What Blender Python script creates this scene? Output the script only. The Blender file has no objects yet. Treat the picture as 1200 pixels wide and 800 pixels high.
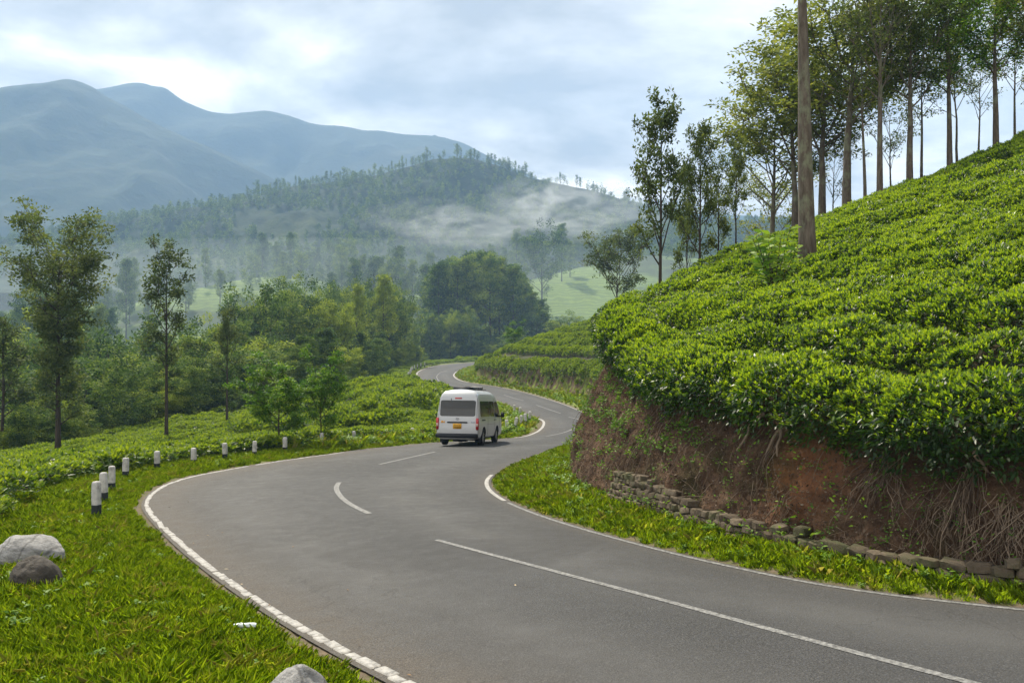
import bpy, bmesh, math
import numpy as np
from mathutils import Vector, Matrix
SC = bpy.context.scene
COL = SC.collection
R = math.radians
F = 1000.0            # focal length in pixels of the 1200 x 800 photograph

# ---------------------------------------------------------------- camera
cam_d = bpy.data.cameras.new('camera')
cam_d.sensor_width = 36.0
cam_d.lens = 30.0
cam_d.clip_start = 0.05
cam_d.clip_end = 30000
cam = bpy.data.objects.new('camera', cam_d)
COL.objects.link(cam)
cam.location = (0, 0, 0)
cam.rotation_euler = (R(90), 0, 0)
SC.camera = cam

# ---------------------------------------------------------------- sky and sun
SUN_AZ, SUN_EL = -26.0, 50.0        # degrees; azimuth from +Y, positive to +X
sx, sy = math.sin(R(SUN_AZ)), math.cos(R(SUN_AZ))
sun_dir = Vector((sx * math.cos(R(SUN_EL)), sy * math.cos(R(SUN_EL)), math.sin(R(SUN_EL))))
sl = bpy.data.lights.new('sun', 'SUN')
sl.energy = 5.0
sl.angle = R(2.5)
sl.color = (1.0, 0.91, 0.74)
so = bpy.data.objects.new('sun', sl)
COL.objects.link(so)
so.rotation_euler = (-sun_dir).to_track_quat('-Z', 'Y').to_euler()
so.location = (-40, 30, 60)

world = bpy.data.worlds.new('World')
SC.world = world
world.use_nodes = True
wn, wl = world.node_tree.nodes, world.node_tree.links
wn.clear()
def wnode(t, **kw):
    n = wn.new(t)
    for k, v in kw.items():
        setattr(n, k, v)
    return n
sky = wnode('ShaderNodeTexSky', sky_type='NISHITA')
sky.sun_disc = False
sky.sun_elevation = R(SUN_EL)
sky.sun_rotation = R(SUN_AZ)
sky.altitude = 1500
sky.air_density = 1.0
sky.dust_density = 2.0
bg_sky = wnode('ShaderNodeBackground')
bg_sky.inputs['Strength'].default_value = 0.10
wl.new(sky.outputs[0], bg_sky.inputs[0])
tc = wnode('ShaderNodeTexCoord')
sep = wnode('ShaderNodeSeparateXYZ')
wl.new(tc.outputs['Generated'], sep.inputs[0])
def wmath(op, a, b=None, clamp=False):
    n = wnode('ShaderNodeMath', operation=op, use_clamp=clamp)
    for i, q in enumerate((a, b)):
        if q is None: continue
        if isinstance(q, (int, float)): n.inputs[i].default_value = q
        else: wl.new(q, n.inputs[i])
    return n.outputs[0]
# project the view direction on a cloud deck so clouds flatten toward the horizon
zc = wmath('ADD', wmath('MAXIMUM', sep.outputs[2], 0.0), 0.16)
px = wmath('DIVIDE', sep.outputs[0], zc)
py = wmath('DIVIDE', sep.outputs[1], zc)
comb = wnode('ShaderNodeCombineXYZ')
wl.new(px, comb.inputs[0]); wl.new(py, comb.inputs[1])
def wnoise(scale, detail, rough, off, dist=0.0, stretch=(1, 1, 1)):
    m = wnode('ShaderNodeMapping')
    m.inputs['Location'].default_value = off
    m.inputs['Scale'].default_value = stretch
    wl.new(comb.outputs[0], m.inputs[0])
    n = wnode('ShaderNodeTexNoise')
    n.inputs['Scale'].default_value = scale
    n.inputs['Detail'].default_value = detail
    n.inputs['Roughness'].default_value = rough
    n.inputs['Distortion'].default_value = dist
    wl.new(m.outputs[0], n.inputs['Vector'])
    return n.outputs[0]
n1 = wnoise(0.85, 9, 0.58, (4.75, 1.7, 0.2), 0.35, (0.8, 1.1, 1))
n2 = wnoise(2.6, 6, 0.55, (8.1, 4.3, 0.9), 0.2)
mixn = wmath('ADD', wmath('MULTIPLY', n1, 0.66), wmath('MULTIPLY', n2, 0.34))
ramp = wnode('ShaderNodeValToRGB')
ramp.color_ramp.elements[0].position = 0.415
ramp.color_ramp.elements[0].color = (0.40, 0.385, 0.365, 1)
ramp.color_ramp.elements[1].position = 0.575
ramp.color_ramp.elements[1].color = (1.32, 1.26, 1.17, 1)
e = ramp.color_ramp.elements.new(0.475); e.color = (0.63, 0.605, 0.57, 1)
e = ramp.color_ramp.elements.new(0.53); e.color = (0.93, 0.895, 0.85, 1)
wl.new(mixn, ramp.inputs[0])
bg_cl = wnode('ShaderNodeBackground')
bg_cl.inputs['Strength'].default_value = 0.92
wl.new(ramp.outputs[0], bg_cl.inputs[0])
cov = wmath('ADD', wmath('MULTIPLY', n2, 0.4), 0.80, True)
mix = wnode('ShaderNodeMixShader')
wl.new(cov, mix.inputs[0]); wl.new(bg_sky.outputs[0], mix.inputs[1]); wl.new(bg_cl.outputs[0], mix.inputs[2])
wo = wnode('ShaderNodeOutputWorld')
wl.new(mix.outputs[0], wo.inputs[0])

vs = SC.view_settings
vs.view_transform = 'Standard'
vs.look = 'None'
vs.exposure = 1.0
vs.gamma = 1.0
vs.use_curve_mapping = False
cy = SC.cycles
cy.max_bounces = 7
cy.diffuse_bounces = 3
cy.glossy_bounces = 3
cy.transmission_bounces = 5
cy.transparent_max_bounces = 8
cy.volume_bounces = 4
cy.use_denoising = True
cy.sample_clamp_indirect = 4.0

# ---------------------------------------------------------------- numeric helpers
def rng(seed):
    return np.random.default_rng(seed)
_tab = rng(77).random((256, 256))
def vnoise(x, y):
    xi = np.floor(x).astype(int); yi = np.floor(y).astype(int)
    fx = x - xi; fy = y - yi
    fx = fx * fx * (3 - 2 * fx); fy = fy * fy * (3 - 2 * fy)
    a = _tab[xi & 255, yi & 255]; b = _tab[(xi + 1) & 255, yi & 255]
    c = _tab[xi & 255, (yi + 1) & 255]; d = _tab[(xi + 1) & 255, (yi + 1) & 255]
    return (a * (1 - fx) + b * fx) * (1 - fy) + (c * (1 - fx) + d * fx) * fy
def fbm(x, y, octs=5, gain=0.5):
    x = np.asarray(x, float); y = np.asarray(y, float)
    s = 0; a = 1.0; t = 0
    for i in range(octs):
        s = s + a * (vnoise(x + 17.3 * i, y - 9.1 * i) - 0.5); t += a
        x = x * 2.03; y = y * 2.03; a *= gain
    return 2 * s / t
def smooth(a, b, x):
    t = np.clip((x - a) / (b - a), 0, 1)
    return t * t * (3 - 2 * t)
def unit(a):
    return a / np.maximum(np.linalg.norm(a, axis=-1, keepdims=True), 1e-9)

def mesh_np(name, V, faces, mats=(), fmat=None, smooth_f=False, attrs=None, sharp=None):
    """faces: list of int arrays (n,k); attrs: {name: per-face float array} or {name: ('POINT', arr)}"""
    V = np.asarray(V, np.float32)
    me = bpy.data.meshes.new(name)
    faces = [np.asarray(f, np.int32) for f in faces if len(f)]
    nl = sum(f.size for f in faces); nf = sum(len(f) for f in faces)
    me.vertices.add(len(V)); me.vertices.foreach_set('co', V.ravel())
    me.loops.add(nl); me.polygons.add(nf)
    me.loops.foreach_set('vertex_index', np.concatenate([f.ravel() for f in faces]))
    tot = np.concatenate([np.full(len(f), f.shape[1], np.int32) for f in faces])
    st = np.concatenate([[0], np.cumsum(tot)[:-1]]).astype(np.int32)
    me.polygons.foreach_set('loop_start', st)
    me.polygons.foreach_set('loop_total', tot)
    for m in mats: me.materials.append(m)
    if fmat is not None: me.polygons.foreach_set('material_index', np.asarray(fmat, np.int32))
    if attrs:
        for k, a in attrs.items():
            dom = 'FACE'
            if isinstance(a, tuple): dom, a = a
            at = me.attributes.new(k, 'FLOAT', dom)
            at.data.foreach_set('value', np.asarray(a, np.float32))
    me.update(calc_edges=True)
    if smooth_f:
        me.polygons.foreach_set('use_smooth', np.ones(nf, bool))
        if sharp: me.set_sharp_from_angle(angle=R(sharp))
    me.validate()
    return me

def link(name, me, parent=None, loc=None, rot=None, scale=None, label=None, cat=None, group=None, kind=None):
    o = bpy.data.objects.new(name, me)
    COL.objects.link(o)
    if parent is not None: o.parent = parent
    if loc is not None: o.location = loc
    if rot is not None: o.rotation_euler = rot
    if scale is not None: o.scale = scale if hasattr(scale, '__len__') else (scale,) * 3
    if label: o['label'] = label
    if cat: o['category'] = cat
    if group: o['group'] = group
    if kind: o['kind'] = kind
    return o

class MB:
    """collects geometry for one mesh"""
    def __init__(s):
        s.V = []; s.F = {}; s.n = 0; s.cnt = 0; s.A = {}
    def add(s, V, faces, tint=0.5, mat=0):
        V = np.asarray(V, float).reshape(-1, 3)
        for f in faces:
            f = np.asarray(f, int)
            if not len(f): continue
            k = f.shape[1]
            t = np.broadcast_to(np.asarray(tint, float), (len(f),))
            m = np.broadcast_to(np.asarray(mat, int), (len(f),))
            s.F.setdefault(k, []).append((f + s.n, t, m))
        s.V.append(V); s.n += len(V)
        return s
    def build(s, name, mats, smooth_f=False, sharp=None):
        fs, ts, ms = [], [], []
        for k in sorted(s.F):
            fs.append(np.concatenate([a for a, _, _ in s.F[k]]))
            ts.append(np.concatenate([b for _, b, _ in s.F[k]]))
            ms.append(np.concatenate([c for _, _, c in s.F[k]]))
        return mesh_np(name, np.concatenate(s.V), fs, mats, np.concatenate(ms), smooth_f, {'tint': np.concatenate(ts)}, sharp)
    def tube(s, P, rad, sides=6, tint=0.5, mat=0, cap=True):
        P = np.asarray(P, float); n = len(P)
        rad = np.broadcast_to(np.asarray(rad, float), (n,))
        T = unit(np.gradient(P, axis=0))
        ref = np.array([0.31, 0.17, 0.93]) if abs(T[0] @ np.array([0.31, 0.17, 0.93])) < 0.9 else np.array([1.0, 0, 0])
        A = unit(np.cross(T, ref)); B = np.cross(T, A)
        an = np.arange(sides) * 2 * np.pi / sides
        V = P[:, None] + rad[:, None, None] * (np.cos(an)[None, :, None] * A[:, None] + np.sin(an)[None, :, None] * B[:, None])
        i = np.arange(n - 1)[:, None] * sides; j = np.arange(sides)[None]; j2 = (j + 1) % sides
        q = np.stack([i + j, i + j2, i + sides + j2, i + sides + j], -1).reshape(-1, 4)
        fs = [q]
        V = V.reshape(-1, 3)
        if cap:
            fs += [np.arange(sides)[::-1][None], (np.arange(sides) + (n - 1) * sides)[None]]
        return s.add(V, fs, tint, mat)
    def leaves(s, C, D, N, L, W, tint, mat=0, six=False, fold=0.12):
        C = np.asarray(C, float); n = len(C)
        D = unit(D); S = unit(np.cross(D, N)); N = np.cross(S, D)
        L = np.broadcast_to(np.asarray(L, float), (n,))[:, None]; W = np.broadcast_to(np.asarray(W, float), (n,))[:, None]
        up = N * W * fold
        if six:
            P = [C, C + D * L * .35 + S * W * .5 + up, C + D * L * .75 + S * W * .32 + up * .4, C + D * L - N * L * .08,
                 C + D * L * .75 - S * W * .32 + up * .4, C + D * L * .35 - S * W * .5 + up]
        else:
            P = [C, C + D * L * .5 + S * W * .5 + up, C + D * L, C + D * L * .5 - S * W * .5 + up]
        k = len(P)
        V = np.stack(P, 1).reshape(-1, 3)
        return s.add(V, [np.arange(n * k).reshape(n, k)], tint, mat)
    def box(s, c, size, rotz=0.0, tint=0.5, mat=0):
        c = np.asarray(c, float); h = np.asarray(size, float) / 2
        V = np.array([[a, b, d] for a in (-1, 1) for b in (-1, 1) for d in (-1, 1)], float) * h
        ca, sa = math.cos(rotz), math.sin(rotz)
        V = np.stack([V[:, 0] * ca - V[:, 1] * sa, V[:, 0] * sa + V[:, 1] * ca, V[:, 2]], 1) + c
        return s.add(V, [np.array([[0, 1, 3, 2], [4, 6, 7, 5], [0, 4, 5, 1], [2, 3, 7, 6], [0, 2, 6, 4], [1, 5, 7, 3]])], tint, mat)

def rand_dirs(r, n):
    return unit(r.normal(size=(n, 3)))

# ---------------------------------------------------------------- materials
class Mat:
    def __init__(s, name):
        s.m = bpy.data.materials.new(name); s.m.use_nodes = True
        s.t = s.m.node_tree; s.t.nodes.clear()
        s.out = s.n('ShaderNodeOutputMaterial')
    def n(s, t, **kw):
        q = s.t.nodes.new(t)
        for k, v in kw.items(): setattr(q, k, v)
        return q
    def l(s, a, b): s.t.links.new(a, b)
    def set(s, sock, v):
        if isinstance(v, bpy.types.NodeSocket): s.l(v, sock)
        elif isinstance(v, (tuple, list)) and sock.type == 'RGBA' and len(v) == 3: sock.default_value = (*v, 1)
        else: sock.default_value = v
    def math(s, op, a, b=0.0, clamp=False):
        q = s.n('ShaderNodeMath', operation=op, use_clamp=clamp)
        s.set(q.inputs[0], a); s.set(q.inputs[1], b)
        return q.outputs[0]
    def attr(s, name):
        return s.n('ShaderNodeAttribute', attribute_name=name).outputs['Fac']
    def coord(s, kind='Object'):
        return s.n('ShaderNodeTexCoord').outputs[kind]
    def pos(s):
        return s.n('ShaderNodeNewGeometry').outputs['Position']
    def noise(s, scale, detail=4, rough=0.5, vec=None, stretch=None, dist=0.0):
        q = s.n('ShaderNodeTexNoise')
        v = vec if vec is not None else s.coord()
        if stretch:
            m = s.n('ShaderNodeMapping'); m.inputs['Scale'].default_value = stretch
            s.l(v, m.inputs[0]); v = m.outputs[0]
        s.l(v, q.inputs['Vector'])
        q.inputs['Scale'].default_value = scale; q.inputs['Detail'].default_value = detail
        q.inputs['Roughness'].default_value = rough; q.inputs['Distortion'].default_value = dist
        return q.outputs[0]
    def ramp(s, fac, stops):
        q = s.n('ShaderNodeValToRGB'); e = q.color_ramp.elements
        while len(e) < len(stops): e.new(0.5)
        for a, (p, c) in zip(e, stops):
            a.position = p; a.color = (*c, 1) if len(c) == 3 else c
        s.set(q.inputs[0], fac)
        return q.outputs[0]
    def mixc(s, fac, a, b, blend='MIX'):
        q = s.n('ShaderNodeMix', data_type='RGBA', blend_type=blend)
        s.set(q.inputs[0], fac); s.set(q.inputs[6], a); s.set(q.inputs[7], b)
        return q.outputs[2]
    def bump(s, h, strength=0.5, dist=0.02):
        q = s.n('ShaderNodeBump'); q.inputs['Strength'].default_value = strength; q.inputs['Distance'].default_value = dist
        s.l(h, q.inputs['Height'])
        return q.outputs[0]
    def bsdf(s, color, rough=0.6, spec=0.5, metal=0.0, normal=None, coat=0.0):
        q = s.n('ShaderNodeBsdfPrincipled')
        s.set(q.inputs['Base Color'], color); s.set(q.inputs['Roughness'], rough)
        q.inputs['Specular IOR Level'].default_value = spec; q.inputs['Metallic'].default_value = metal
        q.inputs['Coat Weight'].default_value = coat
        if normal is not None: s.l(normal, q.inputs['Normal'])
        return q.outputs[0]
    def done(s, sh):
        s.l(sh, s.out.inputs['Surface']); return s.m

def leaf_mat(name, stops, rough=0.6, spec=0.2, trans=0.4, tgain=(1.25, 1.2, 0.55), objvar=0.25, hue=None):
    m = Mat(name)
    t = m.attr('tint')
    oi = m.n('ShaderNodeObjectInfo').outputs['Random']
    f = m.math('ADD', t, m.math('MULTIPLY', m.math('SUBTRACT', oi, 0.5), objvar), True)
    c = m.ramp(f, stops)
    b = m.bsdf(c, rough, spec)
    tr = m.n('ShaderNodeBsdfTranslucent')
    m.l(m.mixc(1.0, c, tgain, 'MULTIPLY'), tr.inputs[0])
    mx = m.n('ShaderNodeMixShader'); mx.inputs[0].default_value = trans
    m.l(b, mx.inputs[1]); m.l(tr.outputs[0], mx.inputs[2])
    return m.done(mx.outputs[0])

def plain(name, color, rough=0.6, spec=0.5, metal=0.0, coat=0.0, var=0.15, vscale=6.0, bump=0.0):
    m = Mat(name)
    n = m.noise(vscale, 6, 0.6)
    lo = tuple(c * (1 - var) for c in color); hi = tuple(min(1, c * (1 + var)) for c in color)
    c = m.ramp(n, [(0.3, lo), (0.7, hi)])
    nm = m.bump(m.noise(vscale * 6, 5, 0.6), bump, 0.01) if bump else None
    return m.done(m.bsdf(c, rough, spec, metal, nm, coat))

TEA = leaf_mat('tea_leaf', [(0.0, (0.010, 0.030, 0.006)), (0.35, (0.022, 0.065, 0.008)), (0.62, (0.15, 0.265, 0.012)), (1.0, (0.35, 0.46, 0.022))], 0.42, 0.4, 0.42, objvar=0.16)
TEAF = leaf_mat('tea_leaf_far', [(0.0, (0.014, 0.04, 0.008)), (0.4, (0.085, 0.16, 0.012)), (1.0, (0.28, 0.36, 0.02))], 0.5, 0.35, 0.4, objvar=0.2)
GRASS = leaf_mat('grass_blade', [(0.0, (0.06, 0.13, 0.008)), (0.5, (0.23, 0.35, 0.013)), (0.85, (0.37, 0.46, 0.024)), (1.0, (0.34, 0.32, 0.11))], 0.6, 0.15, 0.55, objvar=0.1)
OAK = leaf_mat('silver_oak_leaf', [(0.0, (0.04, 0.062, 0.025)), (0.5, (0.085, 0.125, 0.045)), (1.0, (0.17, 0.205, 0.065))], 0.65, 0.12, 0.45, objvar=0.35)
OLIVE = leaf_mat('olive_leaf', [(0.0, (0.07, 0.10, 0.028)), (0.5, (0.16, 0.205, 0.055)), (1.0, (0.31, 0.33, 0.09))], 0.65, 0.12, 0.45, objvar=0.3)
FOREST = leaf_mat('forest_leaf', [(0.0, (0.022, 0.05, 0.014)), (0.45, (0.08, 0.15, 0.03)), (1.0, (0.26, 0.32, 0.055))], 0.7, 0.1, 0.32, objvar=0.5)
YELLOWG = leaf_mat('light_leaf', [(0.0, (0.09, 0.14, 0.02)), (0.5, (0.20, 0.27, 0.035)), (1.0, (0.36, 0.41, 0.07))], 0.7, 0.1, 0.4, objvar=0.2)
FRESH = leaf_mat('fresh_leaf', [(0.0, (0.03, 0.09, 0.012)), (0.5, (0.085, 0.19, 0.018)), (1.0, (0.22, 0.34, 0.03))], 0.55, 0.2, 0.42, objvar=0.1)
def bark_mat(name, a, b, lich=None):
    m = Mat(name)
    v = m.coord()
    n = m.noise(3.0, 8, 0.65, v, (4, 4, 0.9))
    c = m.ramp(n, [(0.3, a), (0.7, b)])
    if lich:
        n2 = m.noise(1.3, 6, 0.7, v, (1.5, 1.5, 0.8))
        c = m.mixc(m.ramp(n2, [(0.5, (0, 0, 0)), (0.62, (1, 1, 1))]), c, lich)
    return m.done(m.bsdf(c, 0.85, 0.2, normal=m.bump(m.noise(9, 8, 0.7, v, (3, 3, 0.5)), 0.7, 0.02)))
BARK = bark_mat('bark_grey', (0.055, 0.042, 0.032), (0.15, 0.125, 0.10), (0.17, 0.18, 0.12))
BARKD = bark_mat('bark_dark', (0.025, 0.019, 0.015), (0.07, 0.055, 0.042))
# ---------------------------------------------------------------- road plan
YK = [-60, 0, 6, 12, 20, 31, 35, 45, 60, 80, 110, 150, 200, 400]
ZK = [-2.0, -2.3, -2.55, -2.85, -3.22, -3.9, -4.25, -4.8, -5.15, -5.35, -5.5, -5.5, -5.5, -5.5]
_yy = np.linspace(-60, 400, 4601)
_zz = np.interp(_yy, YK, ZK)
_k = np.hanning(41); _k /= _k.sum()
_zz = np.convolve(np.pad(_zz, 20, 'edge'), _k, 'valid')
def zroad(x, y):
    return np.interp(y, _yy, _zz) + 0.04 * np.clip(x, -14, 14) * np.clip(1 - (np.asarray(y) - 10) / 25, 0, 1)
def unproj(X, Y):
    """where the ray through a photograph pixel meets the road surface"""
    u = (X - 600) / F; v = (400 - Y) / F
    y = np.linspace(3, 320, 40000)
    i = np.argmax(v * y - zroad(u * y, y) < 0)
    return np.array([u * y[i], y[i]])
def spline(P, step=0.25):
    P = np.asarray(P, float)
    t = np.concatenate([[0], np.cumsum(np.sqrt(np.linalg.norm(np.diff(P, axis=0), axis=1)))])
    Pm = np.vstack([2 * P[0] - P[1], P, 2 * P[-1] - P[-2]])
    tm = np.concatenate([[2 * t[0] - t[1]], t, [2 * t[-1] - t[-2]]])
    out = []
    for i in range(1, len(Pm) - 2):
        n = max(2, int(np.linalg.norm(Pm[i + 1] - Pm[i]) / 0.1))
        q = np.linspace(tm[i], tm[i + 1], n, endpoint=False)[:, None]
        t0, t1, t2, t3 = tm[i - 1:i + 3]
        p0, p1, p2, p3 = Pm[i - 1:i + 3]
        A1 = (t1 - q) / (t1 - t0) * p0 + (q - t0) / (t1 - t0) * p1
        A2 = (t2 - q) / (t2 - t1) * p1 + (q - t1) / (t2 - t1) * p2
        A3 = (t3 - q) / (t3 - t2) * p2 + (q - t2) / (t3 - t2) * p3
        B1 = (t2 - q) / (t2 - t0) * A1 + (q - t0) / (t2 - t0) * A2
        B2 = (t3 - q) / (t3 - t1) * A2 + (q - t1) / (t3 - t1) * A3
        out.append((t2 - q) / (t2 - t1) * B1 + (q - t1) / (t2 - t1) * B2)
    out.append(P[-1:])
    C = np.vstack(out)
    d = np.concatenate([[0], np.cumsum(np.linalg.norm(np.diff(C, axis=0), axis=1))])
    s = np.arange(0, d[-1], step)
    C = np.stack([np.interp(s, d, C[:, k]) for k in range(2)], 1)
    w = max(3, int(1.6 / step) | 1); k = np.hanning(w + 2)[1:-1]; k /= k.sum()
    Cs = np.stack([np.convolve(np.pad(C[:, j], w // 2, 'edge'), k, 'valid') for j in range(2)], 1)
    Cs[0], Cs[-1] = C[0], C[-1]
    return Cs
def up(L): return [unproj(*p) for p in L]
EL = spline([(9, -4), (6, -1.2), (3.5, 1.4), (1.5, 3.5), (0, 5.3)] + up([(450,798),(370,755),(300,712),(235,665),(195,630),(172,605),(165,592),(170,582),(185,571),(215,560),(260,551),(320,541),(400,530),(460,523),(500,519),(600,513),(625,507),(635,498),(633,492)])
            + [(1.35,57),(0.7,63),(-0.9,72),(-3.2,83),(-7,97),(-11,110),(-13.6,120)] + up([(488,441),(489,436),(500,431),(520,427)]) + [(-9.4, 228), (2, 262), (20, 290)])
ER = spline([(16,-2),(12,2.4),(9.5,4.4),(7.6,5.8),(6,6.95)] + up([(1200,712),(1000,689),(850,660),(720,628),(640,604),(600,588),(580,575),(575,565),(580,557),(595,548),(620,538),(660,525)])
            + [(3.4,34),(4.8,39.5),(5.9,46),(6.0,52)] + up([(691,486),(660,473),(620,461),(583,453),(545,447),(533,441),(535,436)]) + [(-9.6,172),(-8.6,190),(-4,215),(6,245),(22,276)])
TOE = spline([(18,1),(13.5,4.1),(10.5,5.6),(8.2,6.7),(6.4,7.5),(4.95,8.35),(3.85,9.7),(2.95,11.6),(2.05,14.0),(1.58,15.8),(1.20,18.2),(1.35,20.6),(2.4,24),(4.6,29),(6.6,34.5),(8.6,40),(9.8,47),(9.8,54),(8.8,62),(6.9,72),(4.3,84),(0.8,96),(-2.6,107),(-5.2,118),(-6.3,132),(-6.3,150),(-5,172),(0,200),(12,235),(30,270)])

def sdist(P, x, y, sgn):
    """signed distance of points to a polyline, positive on the right (sgn=1) or the left (sgn=-1)"""
    x = np.asarray(x, float).ravel(); y = np.asarray(y, float).ravel()
    A = P[:-1]; D = P[1:] - A; ll = (D ** 2).sum(1)
    out = np.empty(len(x))
    for s in range(0, len(x), 4000):
        X = x[s:s + 4000, None] - A[None, :, 0]; Y = y[s:s + 4000, None] - A[None, :, 1]
        t = np.clip((X * D[:, 0] + Y * D[:, 1]) / ll, 0, 1)
        d2 = (X - t * D[:, 0]) ** 2 + (Y - t * D[:, 1]) ** 2
        j = d2.argmin(1); i = np.arange(len(j))
        cr = D[j, 0] * Y[i, j] - D[j, 1] * X[i, j]
        out[s:s + 4000] = np.sqrt(d2[i, j]) * np.where(cr < 0, 1, -1) * sgn
    return out
EL1, ER1, TOE1 = EL[::3], ER[::3], TOE[::3]

FE_Y = [-60, 0, 20, 44, 55, 62, 75, 95, 120, 150, 200, 260]
FE_X = [-30, -30, -29, -28.5, -26, -24, -20.5, -18, -19.5, -21, -23, -20]
def hill_top(x, y, sT):
    z1 = -4.9 + 0.41 * x + 0.168 * y - 0.012 * np.maximum(0, y - 20) ** 2 + 0.10 * fbm(x * .35, y * .35, 3)
    z1 = np.maximum(z1, -3.2 + 0.03 * sT)
    z1 = np.minimum(z1, 11 + 0.05 * x)
    z2 = -2.75 + 0.35 * np.minimum(sT, 24) + 0.25 * fbm(x * .08, y * .08, 3) - 0.10 * np.maximum(0, y - 112)
    w = smooth(33, 58, y)
    z1 = z1 + .55 * smooth(8.5, 13, y) * np.exp(-np.maximum(sT, 0) / 5)
    return z1 * (1 - w) + z2 * w
def far_ground(x, y):
    z = np.interp(y, [-80, 40, 90, 130, 200, 300, 400, 500, 600, 800, 1000, 1400, 3000, 9000],
                  [-24, -24, -26, -25, -22, -16, -4, 14, 28, 36, 38, 34, 30, 20])
    z = z + 15 * np.exp(-((x + 10) / 70) ** 2 - ((y - 300) / 55) ** 2)
    z = z + 34 * np.exp(-((x - 95) / 90) ** 2 - ((y - 560) / 90) ** 2)
    z = z + 22 * np.exp(-((x + 130) / 80) ** 2 - ((y - 520) / 80) ** 2)
    z = z + fbm(x / 90, y / 90, 4) * 9 * smooth(100, 400, y)
    return z
def ground_parts(x, y):
    x = np.asarray(x, float); y = np.asarray(y, float); sh = x.shape
    x = x.ravel(); y = y.ravel()
    z = far_ground(x, y)
    sL = np.full(len(x), 1e3); sR = np.full(len(x), 1e3); sT = np.full(len(x), -1e3)
    near = (np.abs(x) < 130) & (y < 330) & (y > -60)
    if near.any():
        xn, yn = x[near], y[near]
        l, r, t = sdist(EL1, xn, yn, -1), sdist(ER1, xn, yn, 1), sdist(TOE1, xn, yn, 1)
        sL[near], sR[near], sT[near] = l, r, t
        base = zroad(xn, yn)
        g = base - 0.03
        # left verge and tea slope
        k = np.interp(yn, [0, 12, 40, 60, 80, 300], [.05, .07, .085, .04, .02, .02])
        rough = 0.05 * fbm(xn * .9, yn * .9, 4)
        zl = base - 0.013 + 0.05 * smooth(0, .5, l) + rough * smooth(0.1, 1, l) - k * np.maximum(0, l - 2.0) + 0.10 * fbm(xn * .2, yn * .2, 3) * smooth(2, 5, l) + .7 * smooth(4, 8, l) * smooth(40, 55, yn) * (1 - smooth(78, 95, yn)) * smooth(-20, -15, xn)
        fe = np.interp(yn, FE_Y, FE_X)
        over = np.maximum(0, fe - xn) * (yn > -40)
        zl = zl - np.where(over > 0, 0.55 * over + 0.03 * np.minimum(over, 6) ** 2, 0)
        # right verge, cut bank, hill
        zr_ = base - 0.02 + 0.06 * smooth(0, .5, r) + 0.05 * np.minimum(r, 2) + rough * smooth(.1, 1, r)
        cut = base + 0.02 + 2.3 * (t - 0.45)
        zh = np.minimum(hill_top(xn, yn, t), cut)
        zr_ = np.where(t > 0, np.maximum(zr_, zh), zr_)
        right = (r > 0) & ((r < l) | (l < 0))
        left = (l > 0) & ~right
        g = np.where(left, zl, np.where(right, zr_, g))
        # fade to the valley
        w = smooth(240, 300, yn)
        wl_ = np.maximum(w, smooth(100, 128, np.abs(xn)))
        gg = g * (1 - wl_) + z[near] * wl_
        z[near] = np.where(left, np.maximum(gg, np.minimum(z[near], gg + 60)), gg)
    return z.reshape(sh), sL.reshape(sh), sR.reshape(sh), sT.reshape(sh)
def ground(x, y):
    return ground_parts(x, y)[0]

def geo(a, b, first, g):
    out = [a]; s = first
    while out[-1] < b:
        out.append(out[-1] + s); s *= g
    return np.array(out)
gxp = geo(13, 3600, .28, 1.065); gx = np.concatenate([-gxp[::-1], np.arange(-12.75, 12.8, .25), gxp])
gy = np.concatenate([-geo(0, 60, .5, 1.25)[::-1], np.arange(.5, 34, .25), np.arange(34, 125, .6), geo(125, 2600, .7, 1.06)])
GX, GY = np.meshgrid(gx, gy)
GZ, GL, GR, GT = ground_parts(GX, GY)
nx, ny = len(gx), len(gy)
ii = (np.arange(ny - 1)[:, None] * nx + np.arange(nx - 1)[None]).ravel()
gq = np.stack([ii, ii + 1, ii + nx + 1, ii + nx], 1)
teaf = ((GL > 2.2) & (GL < 200) | (GT > .6)) & (GY < 300)

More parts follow.
